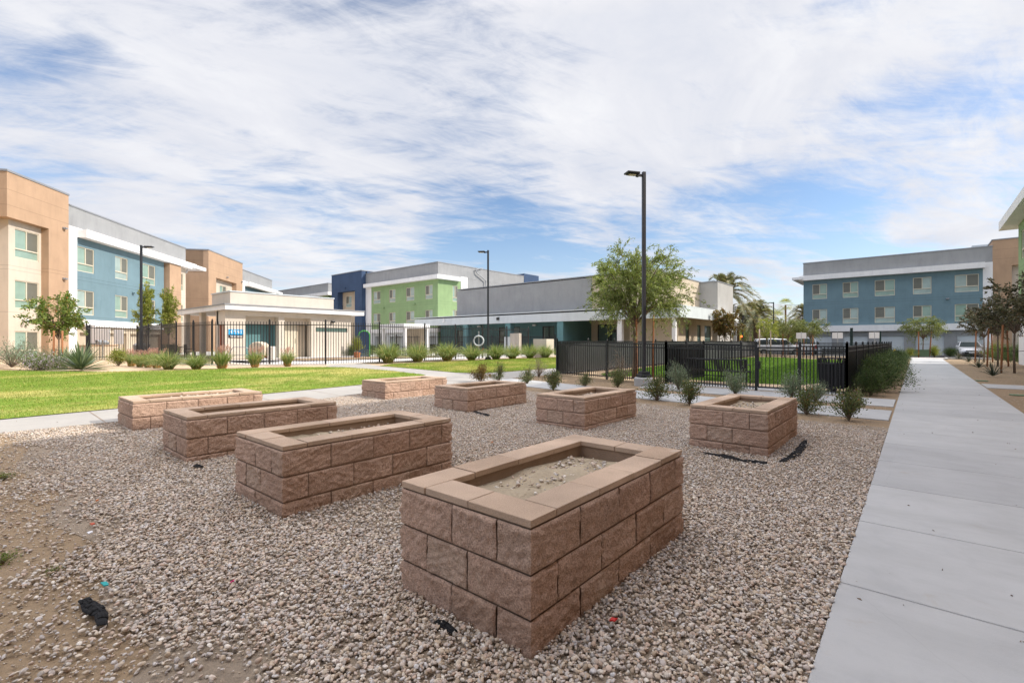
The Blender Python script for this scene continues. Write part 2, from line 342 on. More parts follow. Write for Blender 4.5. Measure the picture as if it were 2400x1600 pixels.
n_ = M_lawnb.node_tree; b_ = n_.nodes['Principled BSDF']; src = b_.inputs['Base Color'].links[0].from_socket; t_ = nd(n_, 'ShaderNodeTexCoord')
mp_ = nd(n_, 'ShaderNodeMapping'); mp_.inputs['Scale'].default_value = (1.0, .55, 1); mp_.inputs['Rotation'].default_value = (0, 0, .5); lk(n_, t_.outputs['Object'], mp_.inputs[0])
lk(n_, mixc(n_, mth(n_, 'MULTIPLY', nd_map(n_, noise(n_, mp_.outputs[0], .55, 6, .62, .5), .46, .66), .7), src, (.50, .43, .16)), b_.inputs['Base Color'])
def lawn_mat(name, g1, g2, dry, lo=.52, hi=.72):
    m, n, b = base_mat(name); tc = nd(n, 'ShaderNodeTexCoord'); v = tc.outputs['Object']
    mp = nd(n, 'ShaderNodeMapping'); mp.inputs['Scale'].default_value = (1.0, .55, 1); mp.inputs['Rotation'].default_value = (0, 0, .5); lk(n, v, mp.inputs[0])
    c = mixc(n, nd_map(n, noise(n, v, 9, 5, .65), .35, .65), g1, g2)
    c = mixc(n, nd_map(n, noise(n, mp.outputs[0], .55, 6, .62, .5), lo, hi), c, dry)
    lk(n, c, b.inputs['Base Color']); b.inputs['Roughness'].default_value = .9; b.inputs['Specular IOR Level'].default_value = .1
    bp = nd(n, 'ShaderNodeBump'); bp.inputs['Strength'].default_value = .8; bp.inputs['Distance'].default_value = .03
    lk(n, noise(n, v, 40, 4, .7), bp.inputs['Height']); lk(n, bp.outputs[0], b.inputs['Normal']); return m
M_lawn = lawn_mat('lawn', (.13, .215, .025), (.20, .29, .04), (.50, .44, .15), .47, .66)
M_lawn2 = lawn_mat('park_lawn', (.075, .155, .014), (.11, .21, .022), (.15, .23, .04), .6, .9)
def glassy(name, col, stripes=0.0, rough=.08, col2=None, sc=26):
    m, n, b = base_mat(name); tc = nd(n, 'ShaderNodeTexCoord')
    c = mixc(n, nd_map(n, noise(n, tc.outputs['Object'], 1.5, 4), .3, .7), col, col2 or tuple(x*.8 for x in col))
    if stripes:
        w = nd(n, 'ShaderNodeTexWave'); w.bands_direction = 'X'; w.inputs['Scale'].default_value = sc/6.28; w.inputs['Distortion'].default_value = .3
        lk(n, tc.outputs['Object'], w.inputs[0]); c = mixc(n, mth(n, 'MULTIPLY', w.outputs[0], stripes), c, tuple(x*.6 for x in col))
    lk(n, c, b.inputs['Base Color']); b.inputs['Roughness'].default_value = .5; b.inputs['Specular IOR Level'].default_value = .3
    b.inputs['Coat Weight'].default_value = 1.0; b.inputs['Coat Roughness'].default_value = rough; return m
M_blind = glassy('blinds_behind_glass', (.30, .43, .36), .35)
M_blind2 = glassy('closed_blinds_behind_glass', (.38, .48, .45), .15)
M_screen = glassy('insect_screen', (.155, .155, .125), .3, .5)
M_dark = glassy('dark_glass', (.03, .045, .045), 0, .04)
M_dim = glassy('dim_glass', (.10, .16, .14), .2, .05)
M_carw = surf('white_car_paint', (.72, .73, .75), .3, .02, 2, spec=.5, coat=1.0)
M_cars = surf('silver_car_paint', (.55, .57, .60), .3, .03, 2, spec=.5, coat=1.0)
M_tyre = surf('tyre_rubber', (.015, .015, .015), .85)
M_rim = surf('wheel_rim', (.45, .45, .46), .35, metal=.8)
M_red = surf('red_lens', (.45, .015, .01), .25, spec=.6)
M_lens = surf('clear_lens', (.6, .62, .62), .15, spec=.7)
M_signw = surf('sign_white', (.75, .75, .76), .5, .03)
M_signb = surf('sign_blue', (.01, .33, .68), .4, .03)
M_signk = surf('sign_charcoal', (.035, .03, .035), .5)
M_yel = surf('hydrant_yellow', (.75, .48, .02), .45, .05)
M_tran = surf('transformer_green', (.14, .21, .12), .6, .08)
M_cloth = surf('landscape_fabric', (.018, .018, .020), .9, .2, 20, .8, 120)
M_metal = surf('galvanised_metal', (.42, .43, .44), .45, .1, 6, metal=.6)
M_mesh = surf('privacy_mesh', (.022, .021, .022), .45, .25, 1.2, .2, 200, spec=.45)
M_meshg = surf('grey_privacy_mesh', (.055, .056, .060), .5, .2, 1.2, .2, 200, spec=.4)
M_water = glassy('pool_water', (.05, .22, .42), 0, .03)
M_tile = surf('blue_pool_tile', (.03, .10, .36), .3, .3, 14)
M_tow = surf('terracotta_pot', (.42, .16, .08), .8)

# ------------------------------------------------------------------ ground, paths, lawns
xs = np.unique(np.concatenate([[-900, -300, -120, -60, -40, -30], np.arange(-24, 1.01, .5), [3, 8, 30, 90, 300, 900]]))
ys = np.array([-300., -80, -20, 0, 20, 40, 60, 90, 150, 400, 1500])
XX, YY = np.meshgrid(xs, ys); ZZ = hgt(XX)
nx = len(xs); fq = [(j*nx+i, j*nx+i+1, (j+1)*nx+i+1, (j+1)*nx+i) for j in range(len(ys)-1) for i in range(nx-1)]
tag(obj('ground', np_mesh('ground', np.stack([XX, YY, ZZ], -1), fq, M_dirt)), kind='structure')
def sheet(name, poly, dz, mat, kind='structure', skirt=0.0):
    bm = bmesh.new(); vs = [bm.verts.new((x, y, 0)) for x, y in poly]; bm.faces.new(vs)
    x0, x1 = min(p[0] for p in poly), max(p[0] for p in poly)
    for k in np.arange(max(-24, math.floor(x0)), min(1, x1), .5):
        bmesh.ops.bisect_plane(bm, geom=bm.verts[:]+bm.edges[:]+bm.faces[:], plane_co=(k, 0, 0), plane_no=(1, 0, 0))
    bmesh.ops.triangulate(bm, faces=bm.faces[:])
    bmesh.ops.recalc_face_normals(bm, faces=bm.faces)
    if bm.faces and sum(f.normal.z for f in bm.faces) < 0: bmesh.ops.reverse_faces(bm, faces=bm.faces[:])
    for v in bm.verts: v.co.z = hz(v.co.x)+dz
    if skirt:
        be = [e for e in bm.edges if e.is_boundary]
        r = bmesh.ops.extrude_edge_only(bm, edges=be)
        for v in [g for g in r['geom'] if isinstance(g, bmesh.types.BMVert)]: v.co.z -= skirt
    me = bpy.data.meshes.new(name); bm.to_mesh(me); bm.free(); me.materials.append(mat)
    o = obj(name, me); tag(o, kind=kind); return o
def smooth_poly(pts, closed=True, n=6):
    out = []; N = len(pts)
    for i in range(N):
        p0, p1, p2, p3 = [np.array(pts[(i+k) % N], float) for k in (-1, 0, 1, 2)]
        for t in np.linspace(0, 1, n, endpoint=False):
            out.append(tuple(.5*((2*p1)+(-p0+p2)*t+(2*p0-5*p1+4*p2-p3)*t*t+(-p0+3*p1-3*p2+p3)*t**3)))
    return out
def slabs(name, axis, c0, c1, joints, mat, dz=.02, thick=.08):   # a walk cast in slabs with open joints
    mb = MB()
    for a, b in zip(joints[:-1], joints[1:]):
        if axis == 'y': x0, x1, y0, y1 = c0, c1, a+.005, b-.005
        else: x0, x1, y0, y1 = a+.005, b-.005, c0, c1
        q = [(x0, y0), (x1, y0), (x1, y1), (x0, y1)]
        mb.add([(x, y, hz(x)+dz-thick) for x, y in q]+[(x, y, hz(x)+dz) for x, y in q],
               [(4,5,6,7),(0,1,5,4),(1,2,6,5),(2,3,7,6),(3,0,4,7)])
    return tag(mb.build(name, mat, bevel=.008), kind='structure')
slabs('sidewalk', 'y', -.35, 1.62, list(3.41+1.27*np.arange(-8, 41)), M_conc)
slabs('side_walkway', 'x', 20.7, 22.5, list(1.66+1.4*np.arange(0, 8)), M_conc)
slabs('cross_walkway', 'x', 11.0, 12.55, list(-10.74+1.48*np.arange(0, 8)), M_conc)
slabs('gate_walkway', 'x', 13.35, 15.0, [-6.4, -5.1, -3.8, -2.6, -1.5, -.38], M_conc)
slabs('park_pad', 'x', 15.3, 16.25, [-6.2, -5.0, -3.7, -2.5, -1.5], M_conc)
# the long path between gravel and lawn, widening into a plaza, and the branch up to the pool
NEAR = [(-9.95, -12), (-9.95, 2), (-10.25, 5.3), (-10.7, 7.5), (-10.75, 11), (-10.85, 16), (-10.95, 30)]
FAR = [(-11.2, -12), (-11.3, .4), (-11.45, 2), (-11.85, 4.8), (-12.15, 7.6), (-12.6, 9.6), (-13.5, 11.0), (-16, 11.15), (-19.0, 10.9), (-19.7, 10.5), (-20.6, 11.2)]
sheet('path', NEAR+[(-12.62, 30), (-12.66, 14.5), (-12.8, 13.0), (-13.6, 12.55), (-18.4, 12.4), (-20.6, 13.0)]+FAR[::-1], .018, M_pathc, skirt=.08)
jb = MB()                              # tooled joints of the path, dark strips let into it
for y in np.arange(-8.6, 10.5, 1.45):
    xa = np.interp(y, [p[1] for p in NEAR], [p[0] for p in NEAR]); xb = np.interp(y, [p[1] for p in FAR[:7]], [p[0] for p in FAR[:7]])
    jb.add([(xa, y-.006, hz(xa)+.0225), (xa, y+.006, hz(xa)+.0225), (xb, y+.006, hz(xb)+.0225), (xb, y-.006, hz(xb)+.0225)], [(0, 1, 2, 3)])
for x in np.arange(-18.5, -12.5, 1.45):
    jb.add([(x-.006, 11.2, hz(x)+.0225), (x+.006, 11.2, hz(x)+.0225), (x+.006, 12.4, hz(x)+.0225), (x-.006, 12.4, hz(x)+.0225)], [(0, 1, 2, 3)])
tag(jb.build('path_joints', M_mortar), kind='structure')
LAWN = [(-11.22, -14), (-11.32, .4), (-11.47, 2), (-11.87, 4.8), (-12.17, 7.6), (-12.62, 9.6), (-13.5, 10.98), (-16, 11.1), (-18.6, 10.75), (-20.1, 9.5), (-20.9, 7.3), (-21.25, 5.6), (-22.1, 3.4), (-24.4, 2.0), (-26.4, 1.0), (-30, -2.5), (-32, -14)]
RLAWN = [(-12.7, 14.5), (-12.85, 13.05), (-13.6, 12.6), (-18.5, 12.45), (-19.3, 13.6), (-19.45, 20), (-19.2, 27.5), (-12.66, 29)]
PARK = [(-10.0, 18.5), (-10.1, 42.6), (-6, 43.2), (-2.4, 42.5), (-2.1, 25), (-2.6, 19.0), (-4.2, 17.6), (-7.4, 17.5)]
sheet('lawn', LAWN, .028, M_lawn)
sheet('side_lawn', RLAWN, .028, M_lawn)
sheet('park_lawn', smooth_poly(PARK), .014, M_lawn2)
sheet('park_bed', [(-10.55, 15.2), (-10.55, 44.9), (-1.4, 43.5), (-1.4, 15.2)], .006, M_sand)
sheet('planting_bed', [(-18.9, 10.8), (-20.2, 9.6), (-21.0, 7.3), (-21.35, 5.6), (-22.2, 3.45), (-24.5, 2.1), (-30, 1.0), (-36, -6), (-46, -2), (-46, 8), (-36, 9), (-24.8, 9.2), (-20.7, 11.6)], .010, M_sand)
sheet('fence_bed', [(-18.55, 12.6), (-19.35, 13.6), (-19.5, 20), (-19.25, 27.5), (-18, 31), (-22, 31), (-21.0, 13)], .010, M_sand)
slabs('bed_walkway', 'y', -27.3, -25.9, list(-9+1.5*np.arange(0, 7)), M_deck, .03)
sheet('gravel_bed', [(-.355, -4), (-.355, 10.1), (-3, 10.15), (-6, 10.4), (-9.0, 10.2), (-10.6, 9.4), (-10.55, 7.4), (-10.2, 5.3), (-9.92, 2), (-9.92, .45), (-8.6, .6), (-7.4, .4), (-6.2, .65), (-5.2, .45), (-4.2, .7), (-3.4, .5), (-2.7, .6), (-2.1, .1), (-1.7, -.6), (-1.5, -4)], .004, M_gbase)
# pool terrace with the pool let into it
DZ = .335
dk = MB()
for (x0, x1, y0, y1) in ((-60, -20.75, 23.6, 32.9), (-25.9, -21.25, 11.3, 23.6), (-60, -31.2, 12.5, 23.6), (-31.2, -25.9, 9.6, 12.5)):
    dk.box(x0, x1, y0, y1, .05, DZ)
dk.add([(-24.4, 7.8, DZ), (-21.25, 11.3, DZ), (-25.9, 11.3, DZ), (-31.2, 9.6, DZ), (-60, 12.5, DZ), (-36, 5.6, DZ), (-28.3, 7.4, DZ)], [(0, 1, 2, 3, 4, 5, 6)])
tag(dk.build('pool_deck', M_deck), kind='structure')
wt = MB(); wt.box(-31.2, -25.9, 12.5, 23.6, .0, .20); tag(wt.build('pool_water', M_water), kind='structure')
tl = MB()
for (x0, x1, y0, y1) in ((-31.2, -31.16, 12.5, 23.6), (-25.94, -25.9, 12.5, 23.6), (-31.16, -25.94, 12.5, 12.54), (-31.16, -25.94, 23.56, 23.6)): tl.box(x0, x1, y0, y1, .1, .34)
tag(tl.build('pool_tiles', M_tile), kind='structure')
sheet('parking_lot', [(-40, 53.5), (-40, 66.9), (60, 66.9), (60, 53.5), (2.2, 53.5), (2.2, 56.2), (-2.5, 56.2), (-2.5, 53.5)], .003, M_asph)
sheet('road', [(-300, 72), (-12, 72), (-12, 95), (-300, 95)], .01, M_asph)
kb = MB(); kb.box(1.75, 14, 52.6, 52.75, 0, .14); kb.box(1.75, 1.9, 50.6, 52.6, 0, .14); kb.box(-14, -2.5, 53.2, 53.35, 0, .13)
tag(kb.build('kerb', M_kerb, bevel=.02), kind='structure')
tag(MB().box(-.6, 1.9, 51.9, 53.9, 0, .045).build('kerb_ramp', M_deck, bevel=.01), kind='structure')

# ------------------------------------------------------------------ buildings
T_front = lambda y: (lambda u, z, d: (u, y+d, z))
T_right = lambda x: (lambda u, z, d: (x-d, u, z))     # face looking to +x, u = y
T_left = lambda x: (lambda u, z, d: (x+d, u, z))      # face looking to -x, u = y
WMESH = {}
def win_mesh(w, h, hm, flip, style):
    key = (round(w, 2), round(h, 2), round(hm, 2), flip, style)
    if key in WMESH: return WMESH[key]
    f = MB(); t = .055; y0, y1 = .03, .095
    f.box(0, t, y0, y1, 0, h); f.box(w-t, w, y0, y1, 0, h); f.box(t, w-t, y0, y1, 0, t); f.box(t, w-t, y0, y1, h-t, h)
    f.box(t, w-t, y0-.012, y1, hm-t*.7, hm+t*.7); f.box(w/2-t*.6, w/2+t*.6, y0+.004, y1, hm+t*.7, h-t)
    frame = f.mesh('window', M_frame)
    a, b = (w/2+t*.6, w-t) if flip else (t, w/2-t*.6); c, d = (t, w/2-t*.6) if flip else (w/2+t*.6, w-t)
    p = MB(); p.box(a, b, .075, .09, hm+t*.7, h-t); p.box(t, w-t, .075, .09, t, hm-t*.7)
    s = MB(); s.box(c, d, .062, .085, hm+t*.7, h-t)
    WMESH[key] = (frame, p.mesh('pane', M_blind if style == 0 else M_blind2), s.mesh('screen', M_screen)); return WMESH[key]
def window(parent, T, u, z, w, h, hm, flip=False, style=0, rot=0.0):
    fr, pn, sc = win_mesh(w, h, hm, flip, style)
    o = obj('window', fr, parent); o.location = T; o.rotation_euler = (0, 0, rot)
    obj('pane', pn, o); obj('screen', sc, o); return o
def wall_light(parent, loc, rz=0.0, mat=None):
    m = MB(); m.box(-.13, .13, -.12, 0, -.06, .06); m.box(-.10, .10, -.22, -.12, -.05, .04)
    o = m.build('wall_light', mat or M_cap, parent, bevel=.01); o.location = loc; o.rotation_euler = (0, 0, rz); return o

# -- left apartment block (its own frame: x along the facade, y into the block)
LROT = math.atan2(.647, -.763)
def left_module(o, first):
    """brown stair module and blue module of one block; local x starts at the joint between them"""
    x0 = -4.82 if first else -9.55
    if first:
        w = MB(); hol = [(-3.70, -1.90, z, z+h) for z, h in ((6.65, 1.80), (3.50, 1.76), (.29, 1.80))]
        w.wall(T_front(.44), -4.15, -1.72, 0, 8.9, hol); w.wall(T_left(-4.15), .44, 12, 0, 8.9)
        w.build('bay_wall', M_beige, o)
        for z, h, hm in ((6.65, 1.80, .56), (3.50, 1.76, .54), (.29, 1.80, .60)): window(o, (-3.70, .44, z), 0, 0, 1.8, h, hm)
        b = MB(); b.box(-4.82, 0, 0, 12, 8.9, 11.6); b.box(-1.72, 0, 0, 6, 0, 8.899)
        b.box(-14, -4.2, 3.2, 12, 0, 10.4)
        b.build('stair_tower', M_brown, o)
        MB().box(-4.86, .04, -.04, 12.04, 11.6, 11.72).build('coping', M_cap, o)
        for zz in (9.22, 5.75): wall_light(o, (-.45, 0, zz))
        cm = MB(); cm.tube([(-3.15, .44, 2.86), (-3.15, .2, 2.86), (-3.15, .12, 2.75)], .035, 8); cm.lathe([(.0, -.1), (.085, -.06), (.09, .03), (.05, .07), (0, .075)], 12, c=(-3.3, .1, 2.72)); cm.lathe([(.0, -.1), (.085, -.06), (.09, .03), (.05, .07), (0, .075)], 12, c=(-3.0, .1, 2.68))
        cm.build('security_camera', M_white, o)
    else:
        b = MB()
        b.wall(T_front(0), -9.55, 0, 0, 11.72, [(-7.65, -1.92, -.1, 8.88)], .55)
        b.wall(T_left(-9.55), 0, 12, 0, 11.72); b.box(-9.55, 0, .551, 12, 9.2, 11.72)
        b.build('stair_tower', M_brown, o)
        w = MB(); w.wall(T_front(.55), -7.65, -1.92, 0, 8.88, [(-7.38, -6.6, z, z+1.2) for z in (7.04, 4.05)]+[(-5.42, -3.56, z, z+1.75) for z in (6.5, 3.45)]); w.build('bay_wall', M_beige, o)
        for z in (6.5, 3.45): window(o, (-5.42, .55, z), 0, 0, 1.86, 1.75, .55)
        for z in (7.04, 4.05): window(o, (-7.38, .55, z), 0, 0, .78, 1.2, .3)
        MB().box(-9.6, .04, -.04, 12.04, 11.72, 11.83).build('coping', M_cap, o)
        for xx in (-4.8, -.35): wall_light(o, (xx, 0, 9.3 if xx < -1 else 9.3))
    # blue and white module
    L = 15.67 if first else 11.5
    g = MB(); g.box(0.001, L, 0, 12, 9.55, 10.93); g.build('parapet', M_grey, o)
    MB().box(0.05, L+.04, -.04, 12.04, 10.93, 11.03).build('coping', M_cap, o)
    end = 11.77 if first else L-1
    wins = [(.84, 1.68), (4.88, 1.57), (8.49, 1.87)] if first else [(1.0, 1.5), (5.2, 1.5), (8.3, 1.5)]
    rows = ((6.50, 1.78, .57), (3.38, 1.78, .56))
    w = MB(); w.wall(T_front(.012), .78, end, 3.05, 9.0, [(a, a+ww, z, z+h) for a, ww in wins for z, h, hm in rows]); w.build('blue_wall', M_blue, o)
    for i, (a, ww) in enumerate(wins):
        for z, h, hm in rows: window(o, (a, .012, z), 0, 0, ww, h, hm, False, (i+int(z)) % 2)
    p = MB(); p.box(.001, .78, -.012, .6, 0, 9.549); p.box(.78, end, -.006, .6, 2.55, 3.05)
    p.box(.781, L, .0, .4, 9.2, 9.549)
    p.build('white_pier', M_white, o)
    f = MB(); f.box(.78, L+.9, -.58, .0, 8.88, 9.42); f.box(.78, L+.9, -.62, -.58, 9.0, 9.46); f.box(L+.05, L+2.7, -.75, 2.5, 9.02, 9.36)
    f.build('fascia', M_white, o)
    gl = MB(); gl.wall(T_front(.3), .78, L, 0, 2.549, [(1.5+2.9*k, 3.9+2.9*k, 0, 2.1) for k in range(int(L/3))], .3); gl.box(.8, L, .61, .7, 0, 2.5)
    gl.build('ground_floor_wall', M_tan, o)
    if first:
        bp = MB(); bp.box(11.9, 13.95, -.42, 3, 0, 8.85); bp.build('brown_pier', M_brown, o)
        ew = MB(); ew.wall(T_front(.0), 13.95, L, 0, 9.2, [(14.06, 15.2, z, z+1.74) for z in (6.55, 3.42)]); ew.box(L-.01, L, .01, 6, 0, 9.5); ew.build('end_wall', M_beige, o)
        for z in (6.55, 3.42): window(o, (14.06, 0, z), 0, 0, 1.14, 1.74, .56)
        wall_light(o, (7.1, .0, 5.55), 0, M_blue)
        rs = MB(); rs.box(L, L+3.2, 4.5, 5, 0, 8.6); rs.build('recessed_wall', M_navy, o)
        dp = MB(); dp.bar((L+.5, -.05, 9.0), (L+.5, .2, 8.5), .12, .12); dp.tube([(L+.5, .2, 8.6), (L+.65, .7, 8.1), (L+.65, .7, .1)], .06, 8); dp.build('downpipe', M_white, o)
    else:
        bk = MB(); bk.box(L-.2, L, .02, 12, 0, 9.5); bk.build('end_wall', M_beige, o)
    bd = MB(); bd.box(.5, L-.3, .7, 11.9, .05, 9.6); bd.build('core_wall', M_tan, o)
bl = empty('apartment_building', (-44.93, 5.03, 0), LROT, 'nearest left three storey apartment block, brown tower beside blue wall with white fascia', 'apartment building')
left_module(bl, True)
dvec = Vector((math.cos(LROT), math.sin(LROT), 0))
b2 = empty('apartment_building', Vector((-44.93, 5.03, 0))+dvec*30.17, LROT, 'brown towered apartment block rising behind the cream pool house', 'apartment building')
left_module(b2, False)

# -- green block in the middle distance
gm = empty('apartment_building', (-42, 36, 0), 0, 'green apartment block with navy tower and grey parapet between pool house and clubhouse', 'apartment building')
wins = [(-13.04, 1.6, True), (-9.48, 1.32, False), (-5.95, 1.6, False), (-2.26, 1.32, False)]
rows = ((6.44, 1.62, .52), (3.72, 1.42, .34))
w = MB(); w.wall(T_front(0), -13.5, 0, 3.05, 8.7, [(a, a+ww, z, z+h) for a, ww, _ in wins for z, h, hm in rows])
w.wall(T_right(0), 0, 3.6, 0, 8.7, [(2.3, 3.1, 6.2, 8.1), (2.3, 3.1, 3.4, 5.2)])
w.wall(T_right(-.25), 3.6, 4.2, 0, 8.7)
w.build('green_wall', M_green, gm)
for a, ww, fl in wins:
    for z, h, hm in rows: window(gm, (a, 0, z), 0, 0, ww, h, hm, not fl, 1)
for z, h in ((6.2, 1.9), (3.4, 1.8)): window(gm, (0, 2.3, z), 0, 0, .8, h, .5, False, 0, R(90))
g = MB(); g.box(-14.9, .02, .02, 15.7, 9.13, 10.58); g.box(-.0, .02, 4.1, 15.7, 0, 9.12); g.build('parapet', M_grey, gm)
MB().box(-14.95, .06, -.04, 15.74, 10.58, 10.68).build('coping', M_cap, gm)
f = MB(); f.box(-14.6, .55, -.55, 0, 8.66, 9.12); f.box(.0, .55, 0, 3.3, 8.66, 9.12); f.build('fascia', M_white, gm)
p = MB(); p.box(-14.85, -13.5, -.02, .5, 0, 9.12); p.box(-13.5, .05, -.03, .4, 2.55, 3.05); p.box(.001, .05, 3.6, 4.7, 0, 9.3); p.build('white_pier', M_white, gm)
n = MB(); n.wall(T_front(-.6), -22.8, -14.9, 0, 11.0, [(-21.1, -16.6, -.1, 8.45)], .8); n.wall(T_right(-14.9), -.6, .02, 0, 11.0); n.box(-22.8, -14.9, .2, 9, 8.6, 11.0); n.wall(T_left(-22.8), -.6, 9, 0, 11)
n.build('navy_tower', M_navy, gm)
n = MB(); n.wall(T_front(.2), -21.1, -16.6, 0, 8.45, [(-20.3, -18.75, z, z+1.6) for z in (6.3, 3.3)]+[(-17.5, -16.72, z, z+1.8) for z in (6.3, 3.3)]); n.build('bay_wall', M_tan, gm)
for z in (6.3, 3.3):
    window(gm, (-20.3, .2, z), 0, 0, 1.55, 1.6, .55, True, 1); window(gm, (-17.5, .2, z), 0, 0, .78, 1.8, .6, False, 1)
wall_light(gm, (-19.0, -.6, 8.95), 0, M_navy); wall_light(gm, (-10.6, 0, 5.8), 0, M_green); wall_light(gm, (-4.2, 0, 5.95), 0, M_green)
n = MB(); n.box(-3.3, -.001, 15.8, 19.2, 9.0, 11.0); n.build('navy_penthouse', M_navy, gm)
gp_ = MB(); gp_.wall(T_front(.25), -14, 0, 0, 2.549, [(-13+3.2*k, -10.4+3.2*k, 0, 2.1) for k in range(4)], .5); gp_.box(-14, 0, .8, .9, 0, 2.5); gp_.build('ground_floor_wall', M_club, gm)
MB().box(-22, -.3, .9, 15.6, .05, 9.2).build('core_wall', M_tan, gm)
pp = MB(); pp.tube([(.25, 7.7, 7.3), (.25, 7.7, 9.2), (.25, 6.1, 10.0), (.25, 6.0, 10.4)], .07, 8); pp.bar((.25, 5.9, 10.4), (.25, 7.2, 10.75), .1, .06); pp.build('roof_pipe', M_metal, gm)
MB().box(-22.85, -14.85, -.65, 9.05, 11.0, 11.1).build('coping', M_cap, gm)

# -- farther green block, mostly hidden
fb = empty('apartment_building', (-70.6, 38, 0), 0, 'farthest grey parapet of another green block seen over the pool house roof', 'apartment building')
MB().box(-34, 0, 0, 18, 9.2, 10.6).build('parapet', M_grey, fb)
MB().box(-34, .05, -.05, 18, 10.6, 10.7).build('coping', M_cap, fb)
f = MB(); f.box(-34, .9, -.55, 0, 8.7, 9.2); f.box(0, .9, 0, 18, 8.7, 9.2); f.build('fascia', M_white, fb)
w = MB(); w.wall(T_front(.02), -34, -.02, 0, 9.2, [(-5.0, -3.0, 6.6, 8.4)]); w.box(-.03, -.02, .02, 18, 0, 9.2); w.build('green_wall', M_green, fb)
window(fb, (-5.0, .02, 6.6), 0, 0, 2.0, 1.8, .55)
MB().box(-33.5, -.5, .4, 17, .05, 9.3).build('core_wall', M_tan, fb)

# -- blue block over the garages at the end of the walkway
rb = empty('apartment_building', (0, 67, 0), 0, 'blue three storey apartment block over garage doors at the end of the walkway', 'apartment building')
wins = [(-9.55, 1.48, True, 0), (-6.54, 1.47, True, 0), (-3.57, 1.76, True, 0), (-.29, 1.49, True, 1), (3.01, 1.78, False, 1)]
rows = ((6.53, 1.76, .56), (3.54, 1.74, .56))
w = MB(); w.wall(T_front(0), -10.48, 5.08, 3.3, 8.85, [(a, a+ww, z, z+h) for a, ww, _, _ in wins for z, h, hm in rows]); w.wall(T_left(-10.48), 0, 14, 0, 9.4); w.build('blue_wall', M_blue, rb)
for a, ww, fl, st in wins:
    for z, h, hm in rows: window(rb, (a, 0, z), 0, 0, ww, h, hm, fl, (st+(z < 5)) % 2)
MB().box(-10.5, 5.76, .0, 14, 9.38, 10.9).build('parapet', M_grey, rb)
MB().box(-10.55, 5.8, -.04, 14.04, 10.9, 11.0).build('coping', M_cap, rb)
f = MB(); f.box(-10.85, 5.19, -.6, -.02, 8.8, 9.37); f.box(-11.55, -10.49, -.9, 6, 8.92, 9.2); f.build('fascia', M_white, rb)
p = MB(); p.box(5.08, 5.78, -.012, .5, 0, 9.379); p.box(-10.49, 5.08, -.35, .5, 2.62, 3.3); p.build('white_band', M_white, rb)
gd = [(-12.3+3.28*k, -10.0+3.28*k) for k in range(-1, 7)]
gd = [(-9.9, -7.6), (-6.5, -4.22), (-3.15, -1.04), (-.05, 2.2), (3.2, 5.4)]
w = MB(); w.wall(T_front(.06), -10.48, 5.08, 0, 2.62, [(a, b, -.01, 2.08) for a, b in gd], .2); w.build('garage_wall', M_grey, rb)
for a, b in gd:
    d = MB()
    for k in range(4): d.box(a, b, .2, .24, .02+.515*k, .02+.515*k+.505)
    d.box(a, b, .22, .26, 0, 2.08); d.build('garage_door', M_club, rb)
b = MB(); b.wall(T_front(.002), 5.76, 16, 0, 11.5, [(7.10, 12, -.1, 8.9)], .5); b.wall(T_left(5.76), 0, 12, 9, 11.5); b.box(5.8, 16, .5, 12, 9.3, 11.5); b.build('stair_tower', M_brown, rb)
w = MB(); w.wall(T_front(.5), 7.1, 12, 0, 8.9, [(7.95, 9.2, 6.6, 8.3), (7.95, 9.2, 3.6, 5.3)]); w.build('bay_wall', M_beige, rb)
for z in (6.6, 3.6): window(rb, (7.95, .5, z), 0, 0, 1.25, 1.7, .5)
MB().box(5.7, 16.05, -.04, 12.04, 11.5, 11.6).build('coping', M_cap, rb)
wall_light(rb, (2.46, 0, 5.9), 0, M_cap)
MB().box(4.6, 6.6, 5, 9, 10.9, 11.9).build('stair_hood', M_club, rb)
MB().box(-10, 5.5, .7, 13.6, .05, 9.4).build('core_wall', M_tan, rb)

# -- green block along the right of the walkway: eave, green end wall, and an unseen tall brown module shaped to shade the planters
gr = empty('apartment_building', (4.95, 44, 0), 0, 'green apartment block on the right edge with wide white eave', 'apartment building')
w = MB(); hol = [(-yy-1.6, -yy, z, z+1.74) for yy in (1.1, 4.6, 8.4, 12.5) for z in (6.55, 3.5)]
w.wall(T_left(0), -20.4, 0, 3.05, 9.5, hol); w.box(0.0, 14, -.001, 0, 0, 9.5); w.build('green_wall', M_green, gr)
for (a, b, c, d) in hol: window(gr, (0, b, c), 0, 0, 1.6, 1.74, .56, False, 0, R(-90))
MB().box(.3, 14, -20.4, -.4, 9.42, 10.9).build('parapet', M_grey, gr)
f = MB(); f.box(-.75, 14, -20.4, 1.5, 8.86, 9.42); f.build('fascia', M_white, gr)
MB().box(.01, 14, -20.4, -.01, 0, 3.05).build('ground_floor_wall', M_white, gr)
MB().box(.4, 13.8, -20.2, -.6, .05, 9.4).build('core_wall', M_tan, gr)
b = MB(); b.box(-1.95, 14, -62, -20.7, 0, 11.65); b.build('stair_tower', M_brown, gr)
MB().box(-2.0, 14.05, -62, -20.66, 11.65, 11.75).build('coping', M_cap, gr)

